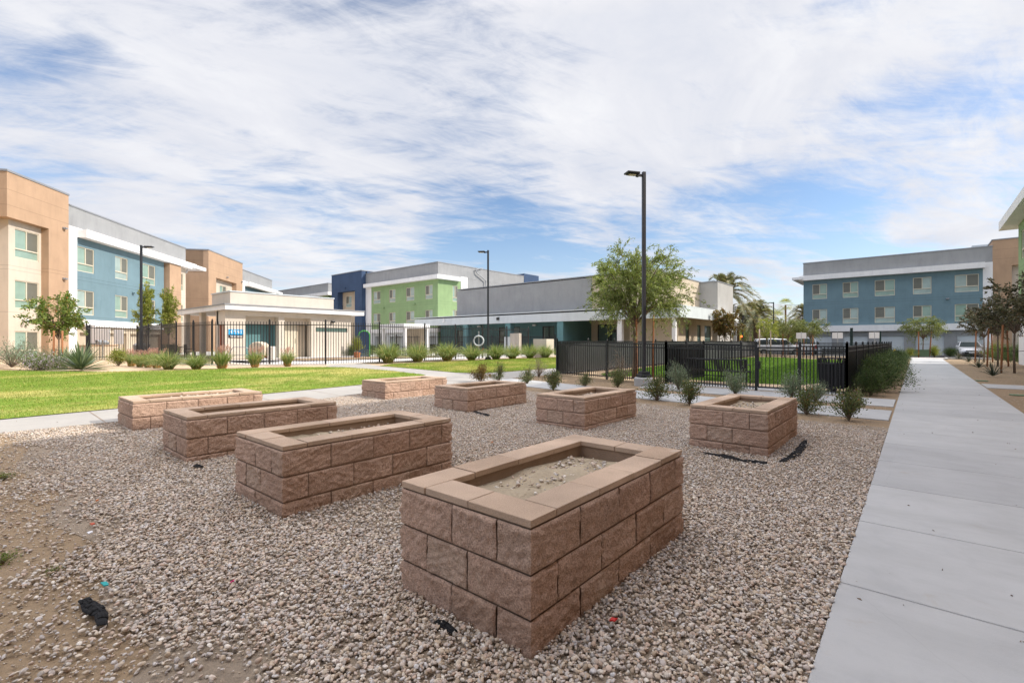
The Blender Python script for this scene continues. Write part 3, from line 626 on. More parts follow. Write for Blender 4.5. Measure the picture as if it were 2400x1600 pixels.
# -- pool house with the restrooms
ph = empty('pool_house', (-32.8, 10.84, 0), 0, 'low cream pool house with flat white roof edge behind the picket fence', 'pool house')
PZ = DZ-.01
w = MB(); w.wall(T_right(0), 0, 8.7, PZ, 3.4, [(1.19, 3.26, PZ-.1, 3.1), (3.66, 5.5, PZ-.1, 3.08), (5.86, 8.36, 2.14, 2.45)], .55)
w.wall(T_front(0), -1.46, -.0, PZ, 3.4, [(-1.41, -.13, PZ-.1, 2.5)], .3); w.box(-10, -.6, 5.5, 8.69, PZ, 3.38); w.box(-.62, -.56, 0.05, 8.6, 2.6, 3.3)
w.box(-.63, -.56, 5.55, 8.6, PZ, 3.3); w.box(-.63, -.56, .05, 1.1, PZ, 3.3)
for xx in (-8.3, -4.85, -1.62): w.box(xx, xx+.42, 0, .3, PZ, 3.44)
w.box(-8.3, -1.5, 2.2, 2.4, PZ, 3.4)
w.build('wall', M_cream, ph)
n = MB(); n.box(-1.05, -1.0, 1.19, 3.26, PZ, 3.2); n.box(-1.0, -.56, 3.26, 3.3, PZ, 3.1); n.box(-1.0, -.56, 1.15, 1.19, PZ, 3.1); n.build('teal_niche', M_teal, ph)
n = MB(); n.box(-.82, -.77, 3.6, 5.6, PZ, 3.1); n.box(-.77, -.56, 5.5, 5.55, PZ, 3.1); n.build('doorway_wall', M_tan, ph)
d = MB(); d.box(-.77, -.72, 3.9, 4.85, PZ+.02, 2.62); d.box(-.72, -.67, 4.72, 4.78, 1.35, 1.65); d.build('door', M_frame, ph)
MB().box(-1.4, -.14, .1, .16, PZ, 2.49).build('rust_panel', M_rust, ph)
MB().box(-.1, -.06, 5.87, 8.35, 2.15, 2.44).build('clerestory_window', M_dim, ph)
r = MB(); r.box(-9.2, .55, -.18, 9.45, 3.42, 3.72); r.build('fascia', M_white, ph, bevel=.01)
MB().box(-9.25, .6, -.23, 9.5, 3.72, 3.79).build('roof_edge', M_cap, ph)
MB().box(-4.6, -1.2, .7, 7.9, 3.79, 4.70).build('parapet', M_cream, ph)
MB().box(-4.65, -1.15, .65, 7.95, 4.70, 4.77).build('coping', M_club, ph)
wall_light(ph, (0, 7.15, 2.9), R(90), M_black)
sg = empty('restroom_sign', (-32.8, 10.84+.19, 1.68), R(90), 'blue and charcoal restrooms sign on the cream pool house wall', 'sign')
MB().box(0, .85, -.03, -.002, 0, .19).build('name_plate', M_signk, sg)
MB().box(0, .85, -.03, -.002, .193, .53).build('number_plate', M_signb, sg)
def text(body, size, loc, mat, parent, name='lettering', rot=(R(90), 0, 0)):
    c = bpy.data.curves.new(name, 'FONT'); c.body = body; c.size = size; c.align_x = 'CENTER'; c.align_y = 'CENTER'; c.extrude = .003; c.offset = .004
    c.materials.append(mat)
    o = bpy.data.objects.new(name, c); COL.objects.link(o)
    me = bpy.data.meshes.new_from_object(o.evaluated_get(bpy.context.evaluated_depsgraph_get())); bpy.data.objects.remove(o)
    if not me.materials: me.materials.append(mat)
    o = obj(name, me, parent); o.location = loc; o.rotation_euler = rot; return o
text('47591', .29, (.43, -.035, .36), M_signw, sg, 'numerals'); text('Restrooms', .16, (.43, -.035, .095), M_signw, sg)

# -- clubhouse
ch = empty('clubhouse', (-12.65, 33, 0), 0, 'long low grey clubhouse with pale fascia and teal columns behind the dog park', 'clubhouse')
f = MB(); f.box(-29.8, 0, 0, .35, 3.14, 3.86); f.box(-.35, -.001, .35, 14.5, 3.18, 3.98); f.build('fascia', M_club, ch, bevel=.01)
MB().box(-29.5, -.5, .36, 13.6, 3.55, 3.72).build('soffit', M_tan, ch)
MB().box(-29.8, -.0, -.02, 14.5, 3.985, 4.06).build('roof_edge', M_club, ch)
u = MB(); u.box(-24.5, -8.05, 1.5, 14, 4.06, 6.80); u.build('upper_wall', M_grey, ch)
u = MB(); u.box(-8.05, -2.55, 1.56, 14.8, 4.06, 6.88); u.build('end_wall', M_tan, ch)
MB().box(-24.55, -2.5, 1.46, 14.9, 6.88, 6.97).build('coping', M_cap, ch)
t = MB(); t.box(-4.5, -.95, 11.4, 16.1, 0, 6.83); t.build('tower', M_greyl, ch)
MB().box(-4.55, -.9, 11.35, 16.15, 6.83, 6.9).build('tower_coping', M_cap, ch)
c = MB()
for xx in (-22.05, -16.4, -10.55): c.box(xx, xx+.62, .05, .6, .1, 3.14)
c.box(-28.6, -28.0, .05, .6, .1, 3.14)
c.build('column', M_teal, ch)
MB().box(-10.0, -9.93, .6, 4.6, .1, 3.5).build('teal_wall', M_teal, ch)
w = MB(); hol = [(-9.25, -7.08, .2, 2.97), (-6.1, -5.1, .2, 2.97)]
w.wall(T_front(4.55), -9.9, -4.6, .1, 3.6, hol, .15); w.box(-4.6, -.75, 1.5, 1.6, .1, 3.5); w.wall(T_right(-1.35), 1.6, 12.5, .1, 3.6, [(a-33, b-33, .7, 2.82) for a, b in ((37.7, 38.5), (40.35, 41.2), (42.15, 43.85))], .15)
w.box(-4.6, -4.5, 1.6, 4.6, .1, 3.5)
w.build('tan_wall', M_tan, ch)
w = MB(); w.wall(T_front(3.4), -29.4, -10.0, .1, 3.6, [(-20.2, -17.4, .3, 2.9), (-14.6, -13.2, .3, 2.9), (-26.5, -24.6, .3, 2.7)], .15); w.build('teal_back_wall', M_teal, ch)
p = MB(); p.box(-.62, -.36, .1, .36, .1, 3.14); p.box(-4.95, -4.55, .1, .45, .1, 3.14); p.build('white_post', M_white, ch)
def storefront(x0, x1, y, z0, z1, muls, door=None):
    m = MB(); t = .09
    m.box(x0, x1, y+.02, y+.1, z1-t, z1); m.box(x0, x1, y+.02, y+.1, z0, z0+t)
    for xm in (x0, x1-t, *muls): m.box(xm, xm+t, y+.02, y+.1, z0+t, z1-t)
    m.box(x0+t, x0+(muls[0]-x0 if muls else x1-x0-t), y+.025, y+.095, 1.35, 1.43)
    o = m.build('glazing', M_black, ch); MB().box(x0+.02, x1-.02, y+.06, y+.07, z0+.02, z1-.02).build('glass', M_dim, o); return o
o = storefront(-9.25, -7.08, 4.55, .2, 2.97, [-8.2])
d = MB(); d.box(-8.0, -7.83, 4.555, 4.64, .25, 2.5); d.box(-7.4, -7.2, 4.555, 4.64, .25, 2.5); d.box(-7.83, -7.4, 4.555, 4.64, 2.25, 2.5); d.box(-7.83, -7.4, 4.555, 4.64, .25, .6); d.build('door', M_black, ch)
storefront(-6.1, -5.1, 4.55, .2, 2.97, []); storefront(-20.2, -17.4, 3.4, .3, 2.9, [-19.2, -18.3]); storefront(-14.6, -13.2, 3.4, .3, 2.9, [-13.9]); storefront(-26.5, -24.6, 3.4, .3, 2.7, [-25.6])
for a, b in ((37.7, 38.5), (40.35, 41.2), (42.15, 43.85)):
    m = MB(); y0, y1 = a-33, b-33
    for (p0, p1, z0, z1) in ((y0, y0+.07, .7, 2.82), (y1-.07, y1, .7, 2.82), (y0, y1, 2.75, 2.82), (y0, y1, .7, .77), (y0, y1, 1.55, 1.61)): m.box(-1.46, -1.40, p0, p1, z0, z1)
    o = m.build('window', M_dkgreen, ch); MB().box(-1.45, -1.43, y0+.02, y1-.02, .72, 2.8).build('pane', M_dim, o)
def can_light(x, y, z): MB().lathe([(.12, 0), (.14, -.05), (.08, -.09), (0, -.1)], 12, c=(x, y, z)).build('soffit_light', M_white, ch)
for xx, yy in ((-15.5, 3.2), (-7.0, 4.2), (-22.8, 3.0)): MB().box(xx-.17, xx+.17, yy-.02, yy+.18, 2.95, 3.1).build('wall_light', M_signw, ch)
MB().box(-17.4, -17.1, -.1, -.002, 3.45, 3.7).build('fascia_light', M_black, ch)
for xx, yy in ((-24.8, -.12), (.12, 8.6)):
    m = MB(); m.box(xx-.05, xx+.05, yy-.05, yy+.12, 3.55, 3.85); m.lathe([(0, -.1), (.09, -.06), (.1, .02), (.06, .06), (0, .07)], 12, c=(xx+.02, yy-.06, 3.5)); m.build('security_camera', M_white, ch)
dp = MB(); dp.tube([(-.8, 16.5, 4.9), (-.8, 16.3, 4.9), (-.8, 16.25, .2)], .16, 10); dp.build('roof_vent', M_metal, ch)
MB().box(-24, -2.6, 5.2, 14, .05, 4.0).build('core_wall', M_grey, ch)

# ------------------------------------------------------------------ raised planters of split-face block
PL, PW, CT = 1.83, .956, .038
def fbm(P, seed, octs=((7, 1.0), (16, .55), (38, .3))):      # smooth value noise from random sine waves
    r = np.random.default_rng(seed); out = np.zeros(len(P))
    for f, a in octs:
        for _ in range(7):
            k = r.normal(size=3); k = k/np.linalg.norm(k)*f*(.6+.8*r.random()); out += a*np.sin(P@k*2.2+r.random()*6.28)/2.6
    return out
def block_wall(seed):
    """four faces, three courses in running bond; every block is a bulging split face with a sunk joint round it"""
    V = []; F = []; base = 0; r = np.random.default_rng(seed)
    def spans(L, a, b):
        cuts = [0, a]
        while cuts[-1]+.425 < L-b-.02: cuts.append(cuts[-1]+.425)
        cuts += [L-b] if L-b-cuts[-1] > .02 else []
        return cuts+[L] if cuts[-1] < L-.02 else cuts
    faces = [((0, 0), (1, 0), (0, -1), PL), ((PL, 0), (0, 1), (1, 0), PW), ((PL, PW), (-1, 0), (0, 1), PL), ((0, PW), (0, -1), (-1, 0), PW)]
    zc = [(-.05, .165), (.173, .372), (.380, .585)]
    for (o, d, nrm, L) in faces:
        for ci, (z0, z1) in enumerate(zc):
            odd = ci % 2 == 1
            if L == PL: cs = [0, .21, .635, 1.06, 1.485, PL] if odd else [0, .415, .84, 1.265, 1.69, PL]
            else: cs = [0, .225, .545, PW] if odd else [0, .43, .75, PW]
            if L == PL and (d[0]+d[1]) < 0: cs = [L-c for c in cs[::-1]]
            for a, b in zip(cs[:-1], cs[1:]):
                g = .0035; e0 = 0 if a == 0 else g; e1 = 0 if b == L else g
                nu = max(6, int((b-a)/.0085)); nv = max(6, int((z1-z0)/.0085))
                uu, vv = np.meshgrid(np.linspace(a+e0, b-e1, nu+1), np.linspace(z0, z1, nv+1))
                big_ = np.full_like(uu, 9.0); su = np.minimum(big_ if a == 0 else uu-a, big_ if b == L else b-uu); sv = np.minimum(vv-z0, z1-vv)
                edge = np.minimum(np.clip(su/.014, 0, 1), np.clip(sv/.014, 0, 1)); edge = edge*(2-edge)
                n1 = fbm(np.stack([uu.ravel()*1.0+o[0]*3+d[0], vv.ravel()*1.2+ci, uu.ravel()*0+o[1]*5+r.random()*9], -1), int(r.integers(1e6)), ((5, 1.0), (13, .7), (30, .7), (62, .6))).reshape(uu.shape)
                out = edge*(.0095+.0040*n1)+r.normal(0, .0020, uu.shape)*edge-.001*(1-edge)
                fi = faces.index((o, d, nrm, L))
                for atc, cid, dist, sg in ((a == 0, fi, uu-a, -1), (b == L, (fi+1) % 4, b-uu, 1)):
                    if not atc: continue
                    zz_ = vv-z0; oc = .008+.004*np.sin(cid*2.1+ci*1.9+seed+zz_*38)+.003*np.sin(cid*5.3+ci+zz_*95+seed); oc = oc*np.clip(sv/.012, 0, 1)**.6-.0005
                    k_ = np.clip(1-dist/.03, 0, 1); k_ = k_*k_*(3-2*k_); out = out*(1-k_)+oc*k_; uu = uu+sg*oc*k_
                P = np.stack([o[0]+d[0]*uu+nrm[0]*out, o[1]+d[1]*uu+nrm[1]*out, vv], -1).reshape(-1, 3)
                idx = np.arange((nu+1)*(nv+1)).reshape(nv+1, nu+1)
                q = np.stack([idx[:-1, :-1], idx[:-1, 1:], idx[1:, 1:], idx[1:, :-1]], -1).reshape(-1, 4)
                V.append(P); F.append(q+base); base += len(P)
    return np_mesh('block_wall', np.concatenate(V), np.concatenate(F), M_block, True)
def cap_mesh(seed):
    r = np.random.default_rng(seed); mb = MB(); w = .205; g = .0025
    def pc(x0, x1, y0, y1):
        j = r.normal(0, .0016, 4); mb.box(x0+g+j[0], x1-g+j[1], y0+g, y1-g, -CT+j[2], j[2]+j[3]*.6)
    O = .004
    for c in zip([-O, .41], [.41, PW-w]): pc(-O, w, c[0], c[1])
    for c in zip([w, .62, 1.04, 1.46], [.62, 1.04, 1.46, PL+O]): pc(c[0], c[1], -O, w)
    for c in zip([-O, .40, .82, 1.24], [.40, .82, 1.24, PL-w]): pc(c[0], c[1], PW-w, PW+O)
    for c in zip([w, .45], [.45, PW+O]): pc(PL-w, PL+O, c[0], c[1])
    return mb.mesh('cap', M_capst)
def soil_mesh(seed):
    nx_, ny_ = 64, 28; x, y = np.meshgrid(np.linspace(.15, PL-.15, nx_), np.linspace(.15, PW-.15, ny_))
    P = np.stack([x.ravel(), y.ravel(), np.zeros(x.size)], -1)
    z = .50+.02*fbm(P*.6, seed, ((4, 1), (10, .5), (26, .3)))+.03*np.sin(x.ravel()*1.7+seed); P[:, 2] = z
    i = np.arange(nx_*ny_).reshape(ny_, nx_); q = np.stack([i[:-1, :-1], i[:-1, 1:], i[1:, 1:], i[1:, :-1]], -1).reshape(-1, 4)
    return np_mesh('soil', P, q, M_soil, True)
inner = MB(); t = .012
for (x0, x1, y0, y1) in ((t, PL-t, t, .19), (t, PL-t, PW-.19, PW-t), (t, .19, .19, PW-.19), (PL-.19, PL-t, .19, PW-.19)): inner.box(x0, x1, y0, y1, -.05, .592)
BW = [block_wall(s) for s in (1, 2, 3)]; CM = [cap_mesh(s) for s in (1, 2)]; SM = [soil_mesh(s) for s in (1, 2, 3, 4)]; IM = inner.mesh('mortar_core', M_mortar)
# pebbles lying on the soil
def stone_templates(n, sub, seed):
    r = np.random.default_rng(seed); out = []
    for k in range(n):
        bm = bmesh.new(); bmesh.ops.create_icosphere(bm, subdivisions=sub, radius=1); bm.verts.ensure_lookup_table()
        v = np.array([q.co[:] for q in bm.verts]); f = np.array([[w.index for w in q.verts] for q in bm.faces]); bm.free()
        for _ in range(7):            # flatten a few random sides: river-worn but angular chips
            d = r.normal(size=3); d /= np.linalg.norm(d); c = .45+.35*r.random(); s = v@d; v = v-np.outer(np.clip(s-c, 0, None)*.85, d)
        v = v*(1+.07*r.normal(size=(len(v), 1))); out.append((v*np.array([1, .6+.3*r.random(), .42+.3*r.random()]), f))
    return out
def scatter(P, size, temps, r, tilt=.5):
    """stones of the given sizes at P, each a turned and tilted copy of a random template"""
    Vs = []; Fs = []; base = 0; which = r.integers(0, len(temps), len(P))
    for k, (tv, tf) in enumerate(temps):
        s = which == k; n = int(s.sum())
        if not n: continue
        a = r.random(n)*6.283; b = r.normal(0, tilt, n); c = r.normal(0, tilt, n); z = np.zeros(n); o = np.ones(n)
        Rz = np.stack([np.cos(a), -np.sin(a), z, np.sin(a), np.cos(a), z, z, z, o], -1).reshape(n, 3, 3)
        Rx = np.stack([o, z, z, z, np.cos(b), -np.sin(b), z, np.sin(b), np.cos(b)], -1).reshape(n, 3, 3)
        Ry = np.stack([np.cos(c), z, np.sin(c), z, o, z, -np.sin(c), z, np.cos(c)], -1).reshape(n, 3, 3)
        M = Rz@Rx@Ry*size[s][:, None, None]; v = np.einsum('nij,vj->nvi', M, tv)+P[s][:, None, :]
        f = tf[None]+(np.arange(n)*len(tv))[:, None, None]+base
        Vs.append(v.reshape(-1, 3)); Fs.append(f.reshape(-1, 3)); base += n*len(tv)
    return np.concatenate(Vs), np.concatenate(Fs)
T2 = stone_templates(10, 2, 3); T1 = stone_templates(12, 1, 4)
def pebbles(seed, n):
    r = np.random.default_rng(seed); x = .3+1.2*np.clip(r.beta(2.5, 1.6, n), 0, 1); y = .28+.42*r.random(n)
    return np_mesh('pebbles', *scatter(np.stack([x, y, np.full(n, .517)], -1), .006+.016*r.random(n)**2, T2, r), M_stone, True)
PB = [pebbles(5, 260), pebbles(6, 160)]
plant_lab = ['nearest and largest planter of split-face block, at the bottom of the picture', 'second planter in the nearer row, left of the largest one',
             'third planter in the nearer row, between the large left one and the sunlit one', 'sunlit leftmost planter beside the concrete path and lawn',
             'farthest planter with one sunlit face, beside the path plaza', 'block planter next to the farthest one, in front of orange-tinged shrubs',
             'back row planter in the middle, in front of the tall lamp', 'right hand planter near the sidewalk with black fabric at its foot']
spots = [(-1.34, 1.70, .631), (-3.90, 1.71, .600), (-6.36, 1.71, .580), (-8.88, 1.70, .556), (-9.17, 6.31, .529), (-6.65, 6.45, .533), (-4.03, 6.50, .547), (-1.41, 6.54, .580)]
for i, ((x, y, zt), lab) in enumerate(zip(spots, plant_lab)):
    # local x runs along +y, local y along -x
    o = empty('raised_planter', (x, y, zt-.631), R(90)+[0, .006, -.004, .003, -.005, .008, .004, -.006][i], lab, 'planter', 'block planters in the gravel bed')
    k = obj('block_wall', BW[i % 3], o); obj('mortar_core', IM, k)
    c = obj('cap', CM[i % 2], o, .004, (0, 0, .631)); s = obj('soil', SM[i % 4], o); obj('pebbles', PB[i % 2], s)['kind'] = 'stuff'
    s.location.z = .03 if i != 3 else .075

# ------------------------------------------------------------------ gravel
def in_poly(x, y, poly):
    c = np.zeros(len(x), bool); n = len(poly)
    for i in range(n):
        (x1, y1), (x2, y2) = poly[i], poly[(i+1) % n]
        s = ((y1 > y) != (y2 > y)) & (x < (x2-x1)*(y-y1)/(y2-y1+1e-12)+x1); c ^= s
    return c
GP = [(-.35, -2), (-.35, 10.0), (-3, 10.1), (-6, 10.35), (-9.0, 10.1), (-10.5, 9.3), (-10.45, 7.4), (-10.15, 5.3), (-9.9, 2), (-9.9, -1), (-3, -1.2)]
def gravel(n, y_cam, temps, size, seed, thin):
    r = np.random.default_rng(seed); x = -10.6+10.27*r.random(n); y = -1.3+11.8*r.random(n)
    wob = .25*np.sin(x*2.1)+.18*np.sin(x*5.3+1)+.12*np.sin(y*3.7)
    k = in_poly(x, y, GP)
    cx, cy = cam_xy(x, y); k &= (cy > y_cam[0]) & (cy < y_cam[1]) & (np.abs(cx) < cy*1.22+.8)
    # bare earth in the near left corner and along the planted strip
    keep = np.clip((y-(.30+wob*.8))/.45, 0, 1)**1.3; keep = np.where(x > -1.9, 1, keep); keep = np.maximum(keep, .10+.10*(np.sin(x*1.7)*np.sin(y*4) > .2))
    keep *= np.clip((10.05+wob*.5-y)/.5, .06, 1)
    bare = fbm(np.stack([x, y, x*0], -1), 77, ((.55, 1), (1.3, .5))); keep *= np.where(bare > 1.05, .5, 1)
    k &= r.random(n) < keep
    for (px, py, _) in spots: k &= ~((x < px+.012) & (x > px-PW-.012) & (y > py-.012) & (y < py+PL+.012))
    x, y = x[k], y[k]; s = size[0]+(size[1]-size[0])*r.random(len(x))**1.7
    z = hgt(x)+.006+s*.18+.020*r.random(len(x))*(1 if thin else .7)
    return scatter(np.stack([x, y, z], -1), s, temps, r, .42)
V1, F1 = gravel(620000, (.4, 4.6), T2, (.0060, .0185), 1, True)
V2, F2 = gravel(420000, (4.6, 16), T1, (.0075, .0195), 2, True)
tag(obj('gravel', np_mesh('gravel', np.concatenate([V1, V2]), np.concatenate([F1, F2+len(V1)]), M_stone, True)), kind='stuff')
del V1, F1, V2, F2
# loose pebbles and crumbs in the bare earth, and grit in the planted strips
r_ = np.random.default_rng(9); n = 9000
x = np.concatenate([-9+8*r_.random(n), -10+9.5*r_.random(n), 1.7+4*r_.random(n)]); y = np.concatenate([-1.2+1.7*r_.random(n), 10+4.6*r_.random(n), 12+22*r_.random(n)])
k = np.ones(len(x), bool); k &= ~((y > 10.95) & (y < 12.6) & (x < 0)) & ~((y > 20.6) & (y < 22.6))
tag(obj('loose_grit', np_mesh('loose_grit', *scatter(np.stack([x, y, hgt(x)+.003], -1)[k], (.003+.010*r_.random(len(x))**3)[k], T1, r_), M_stone, True)), kind='stuff')

# ------------------------------------------------------------------ grass blades on the lawns
def blades(name, poly, n, hgt_, wid, seed, cull=1.25, mat=None):
    r = np.random.default_rng(seed); px = np.array(poly); x = px[:, 0].min()+np.ptp(px[:, 0])*r.random(n); y = px[:, 1].min()+np.ptp(px[:, 1])*r.random(n)
    k = in_poly(x, y, poly); cx, cy = cam_xy(x, y); k &= (cy > .5) & (np.abs(cx) < cy*cull+1)
    x, y = x[k], y[k]; m = len(x); a = r.random(m)*6.283; h = hgt_*(.5+.8*r.random(m)); w = wid*(.6+.8*r.random(m)); z = hgt(x)+.02
    x = x+r.normal(0, .035, m); y = y+r.normal(0, .035, m); lean = r.normal(0, .45, (m, 2))*h[:, None]
    b0 = np.stack([x-np.cos(a)*w, y-np.sin(a)*w, z], -1); b1 = np.stack([x+np.cos(a)*w, y+np.sin(a)*w, z], -1); tp = np.stack([x+lean[:, 0], y+lean[:, 1], z+h], -1)
    V = np.stack([b0, b1, tp], 1).reshape(-1, 3); tag(obj(name, np_mesh(name, V, np.arange(3*m).reshape(-1, 3), mat or M_lawnb)), kind='stuff')
blades('lawn_grass', LAWN, 330000, .045, .006, 21)
blades('side_lawn_grass', RLAWN, 110000, .045, .008, 22)
blades('park_grass', smooth_poly(PARK), 110000, .05, .010, 23, mat=M_lawnd)

# ------------------------------------------------------------------ foliage builders
def unit(v): return v/np.maximum(np.linalg.norm(v, axis=-1, keepdims=True), 1e-9)
def leaf_quads(P, D, size, wr=.45, r=rng):
    """diamond leaves at P pointing along D"""
    n = len(P); D = unit(D); U = unit(np.cross(D, r.normal(size=(n, 3)))); s = size[:, None]; N = np.cross(D, U)
    return np.stack([P, P+D*s*.45+U*s*wr*.5+N*s*.06, P+D*s, P+D*s*.45-U*s*wr*.5+N*s*.06], 1).reshape(-1, 3), np.arange(4*n).reshape(-1, 4)
def leaf_mesh(name, P, D, size, mat, wr=.45, r=rng):
    V, F = leaf_quads(P, D, size, wr, r); return np_mesh(name, V, F, mat)
def shrub(name, seed, rad, h, nst, nlf, leaf, mat, wr=.5, up=.6, loose=.3):
    r = np.random.default_rng(seed); mb = MB(); P = []; D = []
    for i in range(nst):
        a = 6.283*i/nst+r.normal(0, .3); e = r.random(); tip = np.array([math.cos(a)*rad*(.25+.8*e)*(1+loose*r.normal()), math.sin(a)*rad*(.25+.8*e)*(1+loose*r.normal()), h*(1.0-.62*e**1.6)*(1+.5*loose*r.normal())])
        c = np.array([tip[0]*.3, tip[1]*.3, max(tip[2], .1)*.6]); t = np.linspace(0, 1, 6)[:, None]; path = 2*(1-t)*t*c+t*t*tip
        mb.tube([tuple(p) for p in path], list(np.linspace(.010, .003, 6)*(.6+rad)), 4)
        tt = .25+.75*r.random(nlf)**.7; q = 2*(1-tt)[:, None]*tt[:, None]*c+tt[:, None]**2*tip; q = q+r.normal(0, .085*rad+.012, (nlf, 3))*(.5+tt[:, None]); q[:, 2] = np.maximum(q[:, 2], .015)
        d = unit(q*np.array([1, 1, .6]))+r.normal(0, .6, (nlf, 3))+np.array([0, 0, up]); P.append(q); D.append(d)
    P = np.concatenate(P); D = np.concatenate(D)
    return leaf_mesh('foliage', P, D, leaf*(.6+.8*r.random(len(P))), mat, wr, r), mb.mesh('stem', M_bark)
def make_shrub(meshes, name, loc, rz, sc, label, cat='shrub', group=None):
    o = empty(name, loc, rz, label, cat, group); o.scale = sc if isinstance(sc, tuple) else (sc,)*3
    obj('foliage', meshes[0], o); obj('stem', meshes[1], o); return o
SH_G = [shrub('s', 31+i, .42, .62, 22, 95, .045, M_lvs, .5) for i in range(3)]
SH_S = [shrub('s', 41+i, .46, .72, 26, 120, .045, M_sage, .38) for i in range(2)]
SH_D = [shrub('s', 51+i, .75, .95, 34, 260, .05, M_lvd, .42, .3, .22) for i in range(3)]
SH_Y = [shrub('s', 61, .42, .72, 20, 110, .045, M_rusty, .5, .7), shrub('s', 62, .42, .72, 20, 100, .045, M_lvs, .5, .7)]
SH_DRY = [shrub('s', 66, .55, .95, 22, 60, .05, M_dry, .25, .9, .35)]
SH_B = [shrub('s', 70, .55, .8, 26, 160, .055, M_lvg, .45), shrub('s', 71, .5, .8, 24, 160, .05, M_lvy, .4)]
G1 = 'shrubs between the planters and the dog park'
def at(px, py): x, y = gpt(px, py); return (x, y, hz(x))
for k, (px, py, kind, sc, lab) in enumerate([
    (1128, 897, 'y', 1.0, 'orange-tinged shrub behind the farthest planters, left of a pair'), (1170, 895, 'y', .8, 'smaller orange-tinged shrub, right of the pair behind the farthest planters'),
    (1236, 900, 'g', .85, 'dark leafy shrub just right of the orange-tinged pair'), (1297, 916, 'g', 1.0, 'green shrub in front of the near corner of the black dog park fence'),
    (1263, 884, 'dry', .8, 'dry grey twiggy bush at the near left corner of the dog park fence'), (1372, 906, 'g', .7, 'low green shrub behind the middle back planter'),
    (1448, 909, 'g', .95, 'green shrub left of the concrete lamp base'), (1455, 896, 'dry', .95, 'dry grey twiggy bush against the dog park fence beside the lamp'),
    (1540, 939, 'g', 1.05, 'dark green shrub with orange blossoms right of the lamp base'), (1616, 949, 'g', 1.0, 'orange flowered shrub at the left of the right hand planter'),
    (1590, 915, 's', .95, 'tall grey-green sage bush in front of the bench'), (1722, 926, 's', .88, 'round grey-green sage bush beside the dog park gate post'),
    (1856, 936, 's', .80, 'wide grey-green sage bush in front of the gate, behind the right hand planter'), (1912, 942, 's', .66, 'smaller sage bush beside the litter bin'),
    (1890, 972, 'g', .9, 'shrub at the back corner of the right hand planter'), (1990, 986, 'g', 1.0, 'open leafy shrub across the stepping walkway next to the sidewalk')]):
    ms = {'y': SH_Y, 'g': SH_G, 's': SH_S, 'dry': SH_DRY}[kind]; o = make_shrub(ms[k % len(ms)], 'shrub', at(px, py), k*1.9, sc*(.82 if kind in 'gy' else .95), lab, 'shrub', G1)
hl = ['first', 'second', 'third', 'fourth', 'fifth', 'sixth', 'seventh', 'eighth', 'ninth', 'tenth', 'eleventh', 'twelfth', 'thirteenth', 'fourteenth']
for k, y in enumerate([15.9, 17.3, 18.9, 20.6, 22.3, 24.1, 26.0, 28.0, 30.2, 32.5, 35, 37.6, 40.3, 43.0]):
    sc = (.80 if k else .6)*(1+.12*math.sin(k*2.3))
    make_shrub(SH_D[k % 3], 'hedge_bush', (-.93+.10*math.sin(k*1.7), y, 0), k*2.1, (sc*.95, sc*1.05, sc*(1.02+.1*math.cos(k*1.3))), f'dark green bush beside the walkway, {hl[k]} from the near end', 'bush', 'dark bushes between fence and walkway')

# ornamental grasses
def grass_clump(seed, n, L, spread, wid=.008, plume=0, base=.14):
    r = np.random.default_rng(seed); a = r.random(n)*6.283; lean = (.10+1.15*r.random(n)**.85)*spread; l = L*(.6+.5*r.random(n)); t = np.linspace(0, 1, 6)
    rad = base*np.sqrt(r.random(n)); bx, by = np.cos(a)*rad, np.sin(a)*rad; a2 = a+r.normal(0, .45, n)
    out = (lean*l)[:, None]*(.35*t+.65*t**2.2)[None]; up = l[:, None]*(t[None]*(1.06-.42*np.minimum(lean[:, None], 1.6)*t[None]**2))*np.sqrt(np.clip(1-.35*lean[:, None]**2*t**2, .15, 1))
    w = wid*(1-t**2.5)[None]*(.6+.8*r.random(n))[:, None]+.0008
    cx = bx[:, None]+np.cos(a2)[:, None]*out; cy = by[:, None]+np.sin(a2)[:, None]*out; s = r.random(n)*6.283; sx, sy = np.cos(s)[:, None]*w, np.sin(s)[:, None]*w
    A = np.stack([cx-sx, cy-sy, up], -1); B = np.stack([cx+sx, cy+sy, up], -1); V = np.stack([A, B], 2).reshape(n, -1, 3); m = V.shape[1]
    i = np.arange(5)*2; q = np.stack([i, i+1, i+3, i+2], -1); F = (q[None]+(np.arange(n)*m)[:, None, None]).reshape(-1, 4)
    me = np_mesh('blades', V.reshape(-1, 3), F, M_gr)
    pm = None
    if plume:
        P = []; D = []
        for k in range(plume):
            aa = r.random()*6.283; ln = .42*r.random(); d = np.array([math.cos(aa)*ln, math.sin(aa)*ln, 1]); tip = d*L*(1.0+.2*r.random())
            tt = r.random(38)*.26; q = tip[None]-d[None]*tt[:, None]*L+r.normal(0, .012, (38, 3)); P.append(q); D.append(d[None]+r.normal(0, .5, (38, 3)))
        P = np.concatenate(P); pm = leaf_mesh('plume', P, np.concatenate(D), .035*(.6+.8*r.random(len(P))), M_plume, .3, r)
    n2 = 120; a = r.random(n2)*6.283; P = np.stack([np.cos(a)*base*.9, np.sin(a)*base*.9, .0*a], -1); D = np.stack([np.cos(a)*.4, np.sin(a)*.4, 1+0*a], -1)+r.normal(0, .15, (n2, 3))
    th = leaf_mesh('dry_base', P, D, .2*(.6+.6*r.random(n2)), M_thatch, .08, r)
    return me, pm, th
GC = [grass_clump(81, 900, .88, 1.15, .0085), grass_clump(82, 900, .86, 1.2, .0085), grass_clump(83, 520, .74, .6, .0065, 26, .11), grass_clump(84, 520, .72, .66, .0065, 14, .12)]
